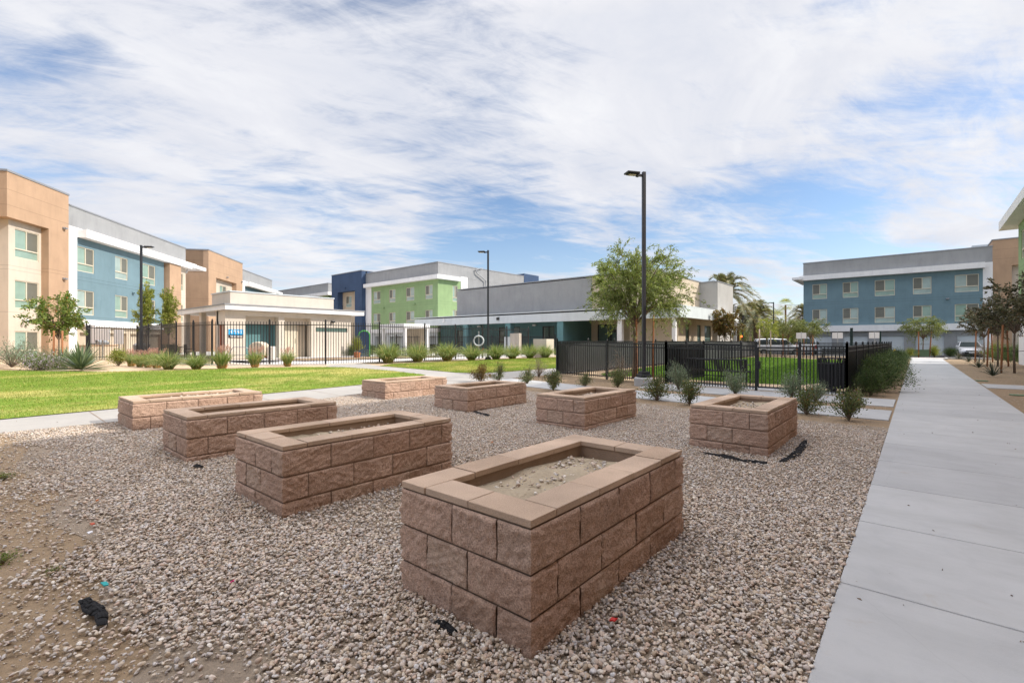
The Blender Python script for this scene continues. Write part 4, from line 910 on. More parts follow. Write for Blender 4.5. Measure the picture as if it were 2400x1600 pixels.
def clump(i, loc, rz, sc, lab, group):
    o = empty('grass_clump', loc, rz, lab, 'ornamental grass', group); o.scale = (sc,)*3
    obj('blades', GC[i][0], o); obj('dry_base', GC[i][2], o)
    if GC[i][1]: obj('plume', GC[i][1], o)
ordn = ['first', 'second', 'third', 'fourth', 'fifth', 'sixth', 'seventh', 'eighth']
for k, (px, py) in enumerate([(910, 851.5), (978.5, 848.5), (1048, 846.5), (1105, 845), (1162, 843), (1201, 841.5), (1242, 840), (1278, 839)]):
    x, y = gpt(px, py); clump(k % 2, (x, y, hz(x)), k*1.3, 1.38 if k < 3 else 1.22, f'round green fountain grass at the picket fence behind the side lawn, {ordn[k]} from the left', 'fountain grasses behind the side lawn')
for k, (px, py, i, sc, lab) in enumerate([(308, 859, 2, .92, 'small pink plumed grass beside the yellow ball shrub'), (328, 860.5, 3, .85, 'short green grass between two pink plumed clumps'), (347, 861.5, 2, .95, 'pinkest plumed grass of the left bed, in front of the left lamp'),
    (368, 863, 3, 1.0, 'loose green grass left of the biggest clump in the left bed'), (395, 866, 1, .95, 'biggest clump in the left bed, at the fence post'), (460, 866.5, 1, .86, 'wide arching grass just left of the fence corner post'),
    (520, 865, 2, 1.12, 'upright pink topped grass under the restrooms sign'), (597.5, 861.5, 2, 1.05, 'pink topped grass in front of the pool lift'), (674, 859, 2, 1.0, 'rightmost pink topped grass, in front of the doorway')]):
    x, y = gpt(px, py); clump(i, (x, y, hz(x)), k*1.1, sc, lab, 'pink plumed grasses along the pool fence')

def rosette(name, seed, n, L, wid, mat, el=(5, 85), droop=.15, keep=.0):
    r = np.random.default_rng(seed); a = r.random(n)*6.283; e = np.radians(el[0]+(el[1]-el[0])*r.random(n)); l = L*(.75+.35*r.random(n)); t = np.linspace(0, 1, 5)
    w = wid*np.array([.5, 1, .9, .55, .03]); rr = np.cos(e)[:, None]*l[:, None]*t; z = np.sin(e)[:, None]*l[:, None]*t-droop*l[:, None]*np.cos(e)[:, None]*t**2+.05; z = np.maximum(z, .01)
    ca, sa = np.cos(a)[:, None], np.sin(a)[:, None]; A = np.stack([ca*rr-sa*w, sa*rr+ca*w, z], -1); B = np.stack([ca*rr+sa*w, sa*rr-ca*w, z], -1); C = np.stack([ca*rr, sa*rr, z-w*.5], -1)
    V = np.stack([A, C, B], 2).reshape(n, -1, 3); i = np.arange(4)*3; q = np.concatenate([np.stack([i, i+1, i+4, i+3], -1), np.stack([i+1, i+2, i+5, i+4], -1)]); F = (q[None]+(np.arange(n)*15)[:, None, None]).reshape(-1, 4)
    return np_mesh(name, V.reshape(-1, 3), F, mat)
RS = rosette('yucca', 91, 150, 1.0, .030, M_yucca); RS2 = rosette('yucca', 92, 90, .8, .028, M_yucca, (15, 85)); RD = rosette('red_yucca', 93, 46, .75, .014, M_yuccad, (25, 85), .25)
def plant(me, name, loc, rz, sc, lab, cat, group=None):
    o = obj(name, me); o.location = loc; o.rotation_euler = (0, 0, rz); o.scale = (sc,)*3; return tag(o, lab, cat, group)
x, y = gpt(190, 869); plant(RS, 'yucca', (x, y, hz(x)), 0, 1.15, 'big blue-green spiky yucca at the left edge of the lawn', 'yucca')
x, y = gpt(150, 864); plant(RS2, 'yucca', (x, y, hz(x)), 1, 1.1, 'smaller spiky yucca behind the big one, at the staked tree', 'yucca')
for k, (px, py, sc, lab) in enumerate([(2247, 842, .8, 'farthest dark spiky plant right of the walkway'), (2270, 850, .95, 'second dark spiky plant from the far end, right of the walkway'), (2294, 864, .95, 'dark spiky plant between two others on the bare earth'), (2327, 884, 1.0, 'nearest dark spiky plant on the bare earth by the side walkway')]):
    x, y = gpt(px, py); plant(RD, 'red_yucca', (x, y, 0), k*1.4, sc, lab, 'spiky plant', 'dark spiky plants right of the walkway')
# lantana-like ground cover, silver bushes and the yellow ball
lv = [shrub('s', 101, .7, .38, 30, 130, .045, M_lav, .6, .5, .3), shrub('s', 102, .6, .75, 24, 70, .05, M_sage, .28, .8, .35)]
x, y = gpt(95, 868); o = make_shrub(lv[0], 'flowering_shrub', (x, y, hz(x)), 0, (1.5, 1.1, 1.1), 'low lilac flowering shrub spreading in front of the left block', 'flowering shrub')
x, y = gpt(140, 866); make_shrub(lv[0], 'flowering_shrub', (x, y, hz(x)), 2, (1.0, .9, 1.0), 'smaller lilac flowering shrub left of the yuccas', 'flowering shrub')
x, y = gpt(28, 861); make_shrub(lv[1], 'silver_shrub', (x, y, hz(x)), 0, 1.35, 'silvery feathery shrub at the left edge under the block window', 'shrub')
x, y = gpt(62, 858); make_shrub(lv[1], 'silver_shrub', (x, y, hz(x)), 2, 1.35, 'second silvery feathery shrub, right of the one at the picture edge', 'shrub')
x, y = gpt(118, 856); make_shrub(lv[1], 'silver_shrub', (x, y, hz(x)), 4, 1.1, 'thin feathery shrub behind the stakes of the left tree', 'shrub')
x, y = gpt(278, 858); make_shrub(shrub('s', 103, .42, .62, 30, 130, .04, M_lvy, .5, .6, .06), 'ball_shrub', (x, y, hz(x)), 0, 1.1, 'clipped yellow-green ball shrub in the left bed', 'shrub')

# ------------------------------------------------------------------ trees
def tree(seed, trunk_h, trunk_r, cz, rx, rz, nb, ntw, nlf, leaf, mat, wr=.4, droop=.4, tw_len=.5, bark=None, up=.2, shell=.55, lean=(0, 0)):
    """trunk with limbs that fan out into an uneven crown of leafy twigs"""
    r = np.random.default_rng(seed); mb = MB(); P = []; D = []
    top = np.array([lean[0], lean[1], trunk_h]); mb.tube([(0, 0, -.05), (lean[0]*.3+.02, lean[1]*.3, trunk_h*.5), tuple(top)], [trunk_r*1.25, trunk_r, trunk_r*.85], 9)
    for i in range(nb):
        a = 2.39996*i+r.normal(0, .3); el = -.35+1.35*((i+.5)/nb); rad = rx*(shell+(1.08-shell)*r.random())
        tip = np.array([lean[0]+math.cos(a)*rad*math.cos(el*.9), lean[1]+math.sin(a)*rad*math.cos(el*.9), cz+rz*math.sin(el)*(.85+.3*r.random())])
        c = top+(tip-top)*.45+np.array([0, 0, abs(tip[2]-top[2])*.3+.12*rx]); t = np.linspace(0, 1, 7)[:, None]; path = (1-t)**2*top+2*(1-t)*t*c+t*t*tip
        mb.tube([tuple(p) for p in path], list(trunk_r*np.linspace(.55, .10, 7)), 5, cap=False)
        for j in range(ntw):
            s = .3+.72*r.random()**.8; s = min(s, 1); b = (1-s)**2*top+2*(1-s)*s*c+s*s*tip; od = unit((b-np.array([lean[0], lean[1], cz-.2*rz]))[None])[0]
            d = unit((od*.8+r.normal(0, .55, 3)+np.array([0, 0, up]))[None])[0]; L = tw_len*(.5+.8*r.random()); q = np.linspace(0, 1, 5)[:, None]; tw = b+d*L*q+np.array([0, 0, -droop])*L*q**2
            mb.tube([tuple(p) for p in tw], [trunk_r*.08]*5, 3, cap=False)
            u = r.random(nlf)**.8; k = np.clip((u*4).astype(int), 0, 3); fr = (u*4-k)[:, None]; pos = tw[k]*(1-fr)+tw[k+1]*fr
            dd = tw[k+1]-tw[k]; dd = unit(dd)+r.normal(0, .65, (nlf, 3)); P.append(pos+r.normal(0, leaf*.35, (nlf, 3))); D.append(dd)
    P = np.concatenate(P); D = np.concatenate(D); D[:, 2] -= droop*.5
    return leaf_mesh('crown', P, D, leaf*(.6+.8*r.random(len(P))), mat, wr, r), mb.mesh('trunk', bark or M_bark, True)
def put_tree(ms, name, loc, rz, sc, lab, cat='tree', group=None):
    o = empty(name, loc, rz, lab, cat, group); o.scale = sc if isinstance(sc, tuple) else (sc,)*3
    obj('crown', ms[0], o); obj('trunk', ms[1], o); return o
def stake(loc, h, lab, r_=.03, mat=None, lean=(0, 0), group='tree stakes'):
    o = MB().tube([(0, 0, -.05), (lean[0], lean[1], h)], [r_, r_], 8).build('tree_stake', mat or M_stake, smooth=True); o.location = loc; return tag(o, lab, 'stake', group)
def tie(p, q, lab):
    m = MB(); p, q = Vector(p), Vector(q); m.tube([p, (p+q)/2-Vector((0, 0, .03)), q], [.012]*3, 6); return tag(m.build('tree_tie', M_black), lab, 'tree tie')
# the big feathery tree just inside the dog park fence
mq = tree(201, 1.85, .06, 3.15, 2.2, 1.45, 40, 20, 42, .088, M_lvf, .30, .42, .80, up=.32, shell=.4)
tx, ty = -7.95, 16.28; put_tree(mq, 'mesquite_tree', (tx, ty, hz(tx)), .6, (1, 1, 1.02), 'wide feathery olive green tree beside the tall lamp inside the dog park fence')
for (px, lab) in ((1493, 'reddish stake left of the tall lamp, under the feathery tree'), (1530, 'reddish stake right of the tall lamp, under the feathery tree')):
    x, y = gpt(px, 888); stake((x, y, hz(x)), 2.35, lab, .033, lean=(-.03 if px < 1500 else .03, 0))
# staked young tree at the left block, and the two by the left lamp
lt = tree(202, 1.55, .05, 3.0, 1.5, 1.35, 20, 12, 22, .15, M_lvg, .48, .25, .5, up=.3, shell=.4)
x, y = gpt(138, 856); put_tree(lt, 'young_tree', (x, y, hz(x)), 1.2, (.74, .74, .76), 'bushy green young tree staked in front of the left brown tower')
for (px, lab) in ((126, 'orange-brown stake left of the bushy young tree by the brown tower'), (146, 'orange-brown stake right of the bushy young tree by the brown tower')):
    xx, yy = gpt(px, 858); stake((xx, yy, hz(xx)), 1.6, lab, .036)
x1, y1 = gpt(126, 858); x2, y2 = gpt(146, 858); tie((x1, y1, 1.1), (x2, y2, 1.05), 'black tie between the stakes of the bushy young tree')
ft = tree(203, 1.2, .04, 3.1, .62, 1.55, 14, 12, 30, .15, M_lvy, .34, .15, .55, up=.8, shell=.3)
for (X, Y, sc, lab) in ((-22.6, 29.3, 1.05, 'narrow yellow-green young tree behind the left lamp'), (-21.6, 29.8, 1.0, 'narrow feathery young tree right of the left lamp')):
    x = X*math.cos(VIEW)-Y*math.sin(VIEW); y = X*math.sin(VIEW)+Y*math.cos(VIEW); put_tree(ft, 'young_tree', (x, y, hz(x)), X, (sc*.72, sc*.72, sc*.92), lab)
# russet tree by the clubhouse
rt = tree(204, 1.5, .045, 2.85, 1.15, .95, 16, 11, 26, .17, M_rusty, .42, .35, .5, up=.2, shell=.4)
put_tree(rt, 'young_tree', (-11.7, 40.0, .15), 0, 1.0, 'russet leaved young tree in front of the clubhouse tower')
for dx, lab in ((-.45, 'dark stake left of the russet tree'), (.45, 'dark stake right of the russet tree')): stake((-11.7+dx*.76, 40+dx*.65, .15), 2.0, lab, .04, M_bark)
# thin yellow tree inside the dog park with two pale poles
yt = tree(205, 1.3, .03, 2.35, .85, .75, 12, 9, 22, .12, M_lvy, .35, .3, .45)
def w_at(px, Y): X = (px-1200)/1110*Y; return X*math.cos(VIEW)-Y*math.sin(VIEW), X*math.sin(VIEW)+Y*math.cos(VIEW)
x, y = w_at(1797, 40); put_tree(yt, 'young_tree', (x, y, hz(x)), 0, 1.05, 'thin yellow-green young tree between two pale poles in the dog park')
for px, lab in ((1780, 'pale pole left of the thin yellow-green tree'), (1806, 'pale pole right of the thin yellow-green tree')):
    x, y = w_at(px, 39.5); stake((x, y, hz(x)), 2.35, lab, .05, M_palestake)
# willows by the cars, with stakes
wl = tree(206, 1.5, .04, 2.55, 1.45, .75, 18, 12, 28, .13, M_lv, .25, .5, .6, up=.15)
for px, Y, lab in ((1847, 45, 'spreading olive young tree in front of the white van'), (1900, 46, 'spreading olive young tree in front of the silver pickup')):
    x, y = w_at(px, Y); put_tree(wl, 'young_tree', (x, y, hz(x)), px, 1.05, lab)
for px, lab in ((1835, 'stake left of the tree by the white van'), (1868, 'stake between the two olive trees by the cars'), (1884, 'stake left of the tree by the pickup'), (1905, 'stake right of the tree by the pickup')):
    x, y = w_at(px, 45); stake((x, y, hz(x)), 2.0, lab, .045)
# staked tree at the far end of the walkway
x, y = w_at(2164, 43.3); put_tree(wl, 'young_tree', (x, y, 0), 3, (1.15, 1.15, 1.1), 'drooping young tree with three stakes at the end of the walkway')
for px, lab in ((2153, 'left stake of the drooping tree at the end of the walkway'), (2178, 'leaning right stake of the drooping tree at the end of the walkway')):
    x, y = w_at(px, 43); stake((x, y, 0), 2.35, lab, .05, lean=(.15 if px > 2160 else 0, 0))
x1, y1 = w_at(2153, 43); x2, y2 = w_at(2178, 43); tie((x1, y1, 1.2), (x2, y2, 1.2), 'black tie across the stakes of the drooping tree')
# bronze leaved trees right of the walkway
bt = [tree(211+i, 1.55, .035, 2.35, 1.05, .8, 18, 12, 30, .085, M_purple, .5, .2, .42, up=.25) for i in range(2)]
for k, (x, y, sc, lab) in enumerate([(3.55, 46.2, 1.08, 'farthest bronze leaved tree right of the walkway'), (3.55, 38.8, 1.12, 'middle bronze leaved tree right of the walkway'), (3.4, 31.3, 1.15, 'nearest whole bronze leaved tree right of the walkway'), (3.5, 24.6, 1.25, 'bronze leaved tree cut by the right edge of the picture')]):
    put_tree(bt[k % 2], 'bronze_tree', (x, y, 0), k*1.3, sc, lab, 'tree', 'bronze trees right of the walkway')
    d = .62
    stake((x-d*.75, y-d*.6, 0), 2.2, f'left stake of the {lab}', .04, lean=(.06, 0)); stake((x+d*.75, y+d*.6, 0), 2.2, f'right stake of the {lab}', .04, lean=(-.06, 0))
    tie((x-d*.72, y-d*.58, 1.02), (x+d*.72, y+d*.58, 1.02), f'black tie round the {lab}')
# bushes beyond the bronze trees and at the end of the walkway
for k, (px, Y, ms, sc, lab) in enumerate([(2300, 42, SH_DRY[0], 1.25, 'pale flowering bush in front of the parked white sedan'), (2335, 36, SH_B[0], 1.35, 'dark green bush behind the farthest bronze tree'), (2362, 33, SH_D[0], 1.1, 'dark green bush between the stakes of the bronze trees'), (2392, 31, SH_D[1], 1.15, 'dark green bush at the right edge of the picture'), (2352, 40, SH_DRY[0], 1.3, 'pale flowering bush under the bronze trees'),
    (2132, 42.5, SH_B[1], .95, 'yellow bush left of the green utility box'), (2190, 43, SH_B[1], 1.15, 'yellow-green bush right of the staked tree at the end of the walkway'), (2227, 44, SH_D[2], .85, 'dark bush left of the parked white sedan'), (2248, 39, SH_DRY[0], .5, 'small pale bush at the end of the bare earth bed')]):
    x, y = w_at(px, Y); make_shrub(ms, 'bush', (x, y, hz(x)), k*1.7, sc, lab, 'bush', 'bushes beyond the walkway')
# palms
def palm(seed, th, tr, nfr, L, el=(-25, 80), nl=54, lw=.05, ll=.72):
    r = np.random.default_rng(seed); mb = MB(); zz = np.linspace(0, th, 16); mb.tube([(.02*math.sin(z), 0, z) for z in zz], [tr*(1.15-.15*i/15+.09*(i % 2)) for i in range(16)], 10)
    V = []; rb = MB()
    for i in range(nfr):
        a = 2.39996*i+r.normal(0, .15); e = math.radians(el[0]+(el[1]-el[0])*((i+.5)/nfr)); l = L*(.8+.3*r.random()); t = np.linspace(0, 1, nl)
        dirh = np.array([math.cos(a), math.sin(a), 0]); hor = np.cos(e)*l*t+.04*l*t; ver = np.sin(e)*l*t-(.50+.25*math.cos(e))*l*t**2.3
        C = np.array([0, 0, th])+dirh*hor[:, None]+np.array([0, 0, 1])*ver[:, None]; rb.tube([tuple(C[j]) for j in range(0, nl, 9)], [.028*(1-j/nl)+.006 for j in range(0, nl, 9)], 4, cap=False)
        tan = unit(np.gradient(C, axis=0)); side = np.cross(tan, np.array([0, 0, 1.0])); side = unit(side); upv = np.cross(side, tan)
        for sgn in (-1, 1):
            s = slice(5, None); dl = unit(side[s]*sgn*.85+tan[s]*.62+upv[s]*.28+r.normal(0, .12, (nl-5, 3))); ln = (ll*np.sin(np.pi*(.12+.86*t[s]))**.7)[:, None]*L/3.6; b = C[s]; w = tan[s]*lw
            V.append(np.stack([b-w, b+w, b+dl*ln*.6+w*.8-np.array([0, 0, .03]), b+dl*ln-np.array([0, 0, .1])*ln], 1).reshape(-1, 3))
    V = np.concatenate(V); return np_mesh('fronds', V, np.arange(len(V)).reshape(-1, 4), M_palm), mb.mesh('trunk', M_palmbark), rb.mesh('frond_ribs', M_stake)
def put_palm(ms, loc, rz, sc, lab, group='palms beyond the clubhouse'):
    o = empty('palm_tree', loc, rz, lab, 'palm', group); o.scale = (sc,)*3
    c = obj('fronds', ms[0], o); obj('trunk', ms[1], o); obj('frond_ribs', ms[2], c)
pm1 = palm(301, 8.2, .32, 48, 5.4); pm2 = palm(302, 5.4, .30, 46, 4.6)
x, y = w_at(1698, 66); put_palm(pm1, (x, y, 0), .4, 1.0, 'large date palm rising behind the clubhouse tower')
x, y = w_at(1728, 80); put_palm(pm2, (x, y, 0), 1.4, 1.0, 'date palm with bare trunk just right of the clubhouse')
x, y = w_at(1771, 76); put_palm(pm2, (x, y, 0), 2.2, 1.04, 'middle date palm left of the street lamp')
x, y = w_at(1893, 88); put_palm(pm2, (x, y, 0), 3.4, 1.1, 'date palm mostly hidden behind the blue block')
def fan_palm(seed, th, tr, n=26, L=1.0):
    r = np.random.default_rng(seed); mb = MB().tube([(0, 0, 0), (.05, 0, th*.5), (0, 0, th)], [tr*1.3, tr, tr], 8); V = []
    for i in range(n):
        a = 2.39996*i; e = math.radians(-45+130*(i/n)); d = np.array([math.cos(a)*math.cos(e), math.sin(a)*math.cos(e), math.sin(e)]); c = np.array([0, 0, th])+d*L*.55; s = np.cross(d, [0, 0, 1.0]); s /= np.linalg.norm(s)+1e-6; u = np.cross(s, d)
        for k in np.linspace(-1.15, 1.15, 11):
            q = d*math.cos(k)+s*math.sin(k)-np.array([0, 0, .25]); w = np.cross(q, u); w = w/(np.linalg.norm(w)+1e-6)*.035
            V.append(np.array([np.array([0, 0, th])+d*L*.5, c+q*L*.3-w, c+q*L*.62, c+q*L*.3+w]))
    V = np.concatenate(V); return np_mesh('fronds', V, np.arange(len(V)).reshape(-1, 4), M_lvy), mb.mesh('trunk', M_palmbark)
fp = fan_palm(311, 11, .22, 30, 2.0); fp2 = fan_palm(312, 4.6, .28, 26, 2.0)
for px, Y, ms, sc, lab in ((1841, 135, fp, 1.08, 'tall thin fan palm far off left of the blue block'), (1818, 95, fp2, 1.25, 'yellow fan palm right of the street lamp'), (1758, 100, fp2, 1.0, 'small fan palm behind the date palms'), (1786, 90, fp2, 1.3, 'yellow fan palm left of the street lamp')):
    x, y = w_at(px, Y); o = empty('fan_palm', (x, y, 0), px, lab, 'palm', 'fan palms along the street'); o.scale = (sc,)*3; obj('fronds', ms[0], o); obj('trunk', ms[1], o)
# the hedge and trees along the street, one thing each
hg = tree(321, .5, .15, 1.9, 2.6, 1.4, 20, 10, 40, .32, M_lvg, .5, .2, .8); hg2 = tree(322, 1.2, .2, 3.4, 3.2, 2.1, 22, 10, 40, .36, M_lv, .5, .2, .9)
streets = [(1705, 110, hg), (1735, 104, hg), (1752, 120, hg2), (1778, 112, hg), (1800, 118, hg2), (1812, 100, hg), (1832, 108, hg), (1858, 112, hg2), (1880, 100, hg)]
for k, (px, Y, ms) in enumerate(streets):
    x, y = w_at(px, Y); put_tree(ms, 'street_tree', (x, y, -.1), k*1.9, .95, f'{"larger" if ms is hg2 else "low bushy"} tree along the far street, {ordn[k] if k < 8 else "ninth"} from the clubhouse', 'tree', 'trees along the far street')

# ------------------------------------------------------------------ fences
def fence(name, label, pts, height, pitch, post_sp, over=0.0, ps=.065, bs=.024, rails=(.12,), second=True, skip=(), mat=None):
    """welded picket fence: one post part per post, one panel part (rails and pickets) per bay"""
    mat = mat or M_black
    root = empty(name, (pts[0][0], pts[0][1], 0), 0, label, 'fence'); ox, oy = pts[0]
    def post(x, y):
        z = hz(x); m = MB(); m.box(x-ox-ps/2, x-ox+ps/2, y-oy-ps/2, y-oy+ps/2, z-.03, z+height+.06)
        m.lathe([(ps*.42, 0), (ps*.5, .02), (ps*.3, .05), (0, .06)], 8, c=(x-ox, y-oy, z+height+.06)); m.build('post', mat, root)
    k = 0
    for (xa, ya), (xb, yb) in zip(pts[:-1], pts[1:]):
        L = math.hypot(xb-xa, yb-ya); nb = max(1, round(L/post_sp))
        for i in range(nb):
            p = (xa+(xb-xa)*i/nb, ya+(yb-ya)*i/nb); q = (xa+(xb-xa)*(i+1)/nb, ya+(yb-ya)*(i+1)/nb)
            if i == 0 and k == 0 or i > 0 or True: post(*p)
            if (k) not in skip:
                m = MB(); l = math.hypot(q[0]-p[0], q[1]-p[1]); n = max(2, round(l/pitch)); ux, uy = (q[0]-p[0])/l, (q[1]-p[1])/l
                def P(s, z): x = p[0]+ux*s; return (x-ox, p[1]+uy*s-oy, hz(x)+z)
                rz = [height-over-.02]+([height-over-.14] if second else [])+list(rails)
                for z in rz: m.bar(P(ps/2, z), P(l-ps/2, z), .030, .036)
                for j in range(1, n): m.bar(P(l*j/n, .05), P(l*j/n, height if over else height-.03), bs, bs)
                m.build('panel', mat, root)
            k += 1
    post(*pts[-1]); return root
PF = [(-38.0, 5.2), (-35.4, 4.7), (-36.6, 7.2), (-28.35, 7.15), (-24.6, 7.6), (-21.15, 11.25), (-20.95, 17.0), (-20.85, 26.2)]
fence('pool_fence', 'tall black picket fence running round the pool terrace', PF, 2.04, .13, 2.5, over=.13, second=False, rails=(.22,), bs=.02)
pf2 = fence('inner_fence', 'lower black picket fence on the far side of the pool terrace', [(-33.6, 24.2), (-26.0, 31.8), (-22.5, 31.8)], 1.6, .13, 2.6, over=.1, second=False, rails=(.2,), bs=.02)
kb = MB()
for (xa, ya), (xb, yb) in zip(PF[3:-1], PF[4:]): kb.bar((xa, ya, hz(xa)+.02), (xb, yb, hz(xb)+.02), .16, .10)
tag(kb.build('fence_kerb', M_deck), kind='structure')
DG = [(-10.6, 15.1), (-6.25, 15.1), (-3.55, 15.1)]
df = fence('dog_park_fence', 'black waist high picket fence round the dog park lawn', DG, 1.33, .082, 2.2)
def dog_run(pts, **k):      # further runs belong to the same fence
    f = fence('x', None, pts, 1.33, k.pop('pitch', .085), 2.3, **k); off = Vector(f.location)-Vector(df.location)
    for c in list(f.children): c.parent = df; c.location = Vector(c.location)+off
    bpy.data.objects.remove(f)
dog_run([(-2.45, 15.1), (-1.38, 15.1)]); dog_run([(-1.38, 15.1), (-1.38, 43.6)]); dog_run([(-1.38, 43.6), (-10.6, 44.8)]); dog_run([(-10.6, 44.8), (-10.6, 15.1)])
dog_run([(-6.25, 15.1), (-6.25, 18.7)], pitch=.11); dog_run([(-6.25, 18.7), (-4.9, 18.7)], pitch=.11)
def mesh_screen(parent, pts, h0, h1, mat, off, sag=.02, seed=0):
    r = np.random.default_rng(seed); m = MB(); ox, oy = parent.location.x, parent.location.y
    for (xa, ya), (xb, yb) in zip(pts[:-1], pts[1:]):
        L = math.hypot(xb-xa, yb-ya); n = max(2, int(L/.4)); nx_, ny_ = -(yb-ya)/L*off, (xb-xa)/L*off
        top = [h1-sag*abs(r.normal()) for _ in range(n+1)]; bul = [1+.5*r.normal() for _ in range(n+1)]
        for i in range(n):
            q = []
            for j, lo in ((i, 1), (i+1, 1), (i+1, 0), (i, 0)):
                s = j/n; x = xa+(xb-xa)*s; y = ya+(yb-ya)*s; w = bul[j] if not lo else 1
                q.append((x-ox+nx_*w, y-oy+ny_*w, hz(x)+(h0 if lo else top[j])))
            b = [(p[0]+(nx_/off)*.003, p[1]+(ny_/off)*.003, p[2]) for p in q]
            m.add(q+b, [(0, 1, 2, 3), (7, 6, 5, 4)])
    return m.build('privacy_screen', mat, parent)
mesh_screen(df, [(-1.38, 15.2), (-1.38, 43.5)], .10, 1.27, M_mesh, .035, seed=1)
mesh_screen(df, [(-10.6, 15.2), (-10.6, 44.7)], .10, 1.26, M_meshg, -.035, seed=2)
mesh_screen(df, [(-6.25, 15.2), (-6.25, 18.6)], .08, 1.27, M_mesh, .035, seed=3)
gt = MB(); gw, gh = 1.02, 1.24                    # the gate swings: a part with its own frame
gt.bar((0, 0, gh), (gw, 0, gh), .045, .045); gt.bar((0, 0, .1), (gw, 0, .1), .045, .045); gt.bar((0, 0, .1), (0, 0, gh), .045, .045); gt.bar((gw, 0, .1), (gw, 0, gh), .045, .045); gt.bar((0, 0, gh-.09), (gw, 0, gh-.09), .03, .03)
for j in range(1, 10): gt.bar((gw*j/10, 0, .1), (gw*j/10, 0, gh-.09), .018, .018)
g = gt.build('gate', M_black, df); g.location = (-3.5+10.6, 0, .03)
l = MB(); l.box(-.05, .06, -.08, .06, .62, .85); l.box(-.02, .02, -.12, -.08, .70, .78); l.build('latch', M_black, g)

# ------------------------------------------------------------------ lamps
def lamp(loc, h, rz, label, wide=.105, base=0.0):
    o = empty('street_lamp', loc, rz, label, 'street lamp', 'lamp posts of the court')
    if base:
        b = MB().lathe([(.30, -.1), (.30, base-.03), (.27, base)], 20); b.build('concrete_base', M_conc, o)
    m = MB(); m.box(-wide/2, wide/2, -wide/2, wide/2, base+.02, base+h); m.build('pole', M_lamp, o, bevel=.012)
    m = MB(); m.box(-.17, .17, -.17, .17, base, base+.10); m.box(-.13, .13, -.13, .13, base+.10, base+.19); m.build('base_cover', M_lamp, o, bevel=.015)
    m = MB(); t = base+h-.12; m.box(.0, .24, -.03, .03, t-.035, t+.035); m.box(.17, .25, -.07, .07, t-.045, t+.045); m.build('arm', M_lamp, o)
    m = MB(); m.box(.20, .62, -.15, .15, t+.02, t+.07); m.box(.25, .57, -.10, .10, t-.01, t+.02)
    hd = m.build('lamp_head', M_lamp, o, bevel=.012); MB().box(.30, .52, -.08, .08, t-.017, t-.011).build('lens', M_frame, hd); return o
x, y = gpt(1509, 904); lamp((x, y, hz(x)), 6.75-.28, math.radians(180+40.5+14), 'tallest dark lamp post with concrete base at the dog park fence', .105, .27)
x, y = w_at(1144, 29.0); lamp((x, y, hz(x)), 6.7, math.radians(180+40.5-8), 'dark lamp post at the fountain grasses behind the side lawn')
x, y = w_at(331, 27.6); lamp((x, y, hz(x)), 6.72, math.radians(40.5+10), 'dark lamp post in front of the left blue facade')
x, y = w_at(1813, 62); lamp((x, y, 0), 6.6, math.radians(180+40.5), 'distant lamp post among the palms at the car park')
x, y = w_at(1741, 70); lamp((x, y, 0), 5.2, math.radians(90), 'distant lamp post by the traffic signal')

# ------------------------------------------------------------------ dog park furniture
o = empty('park_bench', (-5.22, 16.55, .04), 0, 'long black slatted bench inside the dog park fence', 'bench')
for i in range(26):
    x = -1.0+2.0*i/25; m = MB(); pts = [(x, -.03, .80), (x, .02, .62), (x, .06, .50), (x, .12, .44), (x, .40, .42), (x, .52, .43), (x, .56, .39)]
    if i == 0: sl = MB()
    for a, b in zip(pts[:-1], pts[1:]): sl.bar(a, b, .042, .010)
sl.build('slats', M_black, o)
m = MB(); m.tube([(-1.05, -.035, .81), (1.05, -.035, .81)], .022, 8); m.tube([(-1.05, .57, .385), (1.05, .57, .385)], .022, 8); m.build('rail', M_black, o)
for s in (-1.03, 1.03):
    m = MB(); m.tube([(s, -.04, .81), (s, .07, .46), (s, -.02, 0)], .025, 8); m.tube([(s, .07, .44), (s, .5, .42), (s, .52, 0)], .025, 8); m.tube([(s, .0, .64), (s, .5, .64), (s, .53, .42)], .02, 8); m.build('leg', M_black, o)
x, y = gpt(1950, 918); o = empty('litter_bin', (x, y, .02), 0, 'black slatted round litter bin behind the dog park fence corner', 'litter bin')
m = MB()
for i in range(30):
    a = 2*math.pi*i/30; c, s = math.cos(a), math.sin(a); m.bar((.29*c, .29*s, .10), (.32*c, .32*s, .80), .050, .012)
    m.bar((.32*c, .32*s, .80), (.36*c, .36*s, .94), .030, .010)
m.build('slats', M_black, o)
m = MB(); m.lathe([(.27, .1), (.30, .78), (.28, .80), (.0, .80)], 24); m.build('liner', M_cloth, o)
m = MB()
for z, r_2 in ((.10, .30), (.80, .325), (.945, .37)):
    m.tube([(r_2*math.cos(t), r_2*math.sin(t), z) for t in np.linspace(0, 2*math.pi, 33)], .014, 6, cap=False)
m.build('hoop', M_black, o)
MB().lathe([(.12, 0), (.12, .1), (.2, .1)], 12).build('foot', M_black, o)
for (x, y, h, lab) in ((-1.95, 22.9, 1.98, 'dark green dog waste post inside the screened fence, nearer one'), (-1.75, 38.2, 2.1, 'thin dark green post near the far end of the screened fence')):
    o = empty('waste_station', (x, y, 0), 0, lab, 'post'); m = MB().box(-.045, .045, -.045, .045, 0, h); m.build('post', M_dkgreen, o)
    MB().box(-.13, .07, -.17, -.05, .3, .85).build('bin', M_dkgreen, o, bevel=.03)
for (px, Y, lab) in ((1660, 26, 'left black agility hurdle post in the dog park'),):
    pass
x, y = w_at(1958, 37); o = empty('park_bench', (x, y, .02), .25, 'far black bench seen above the litter bin', 'bench')
m = MB()
for k in range(6): m.box(-.9, .9, .08*k, .08*k+.06, .43, .46)
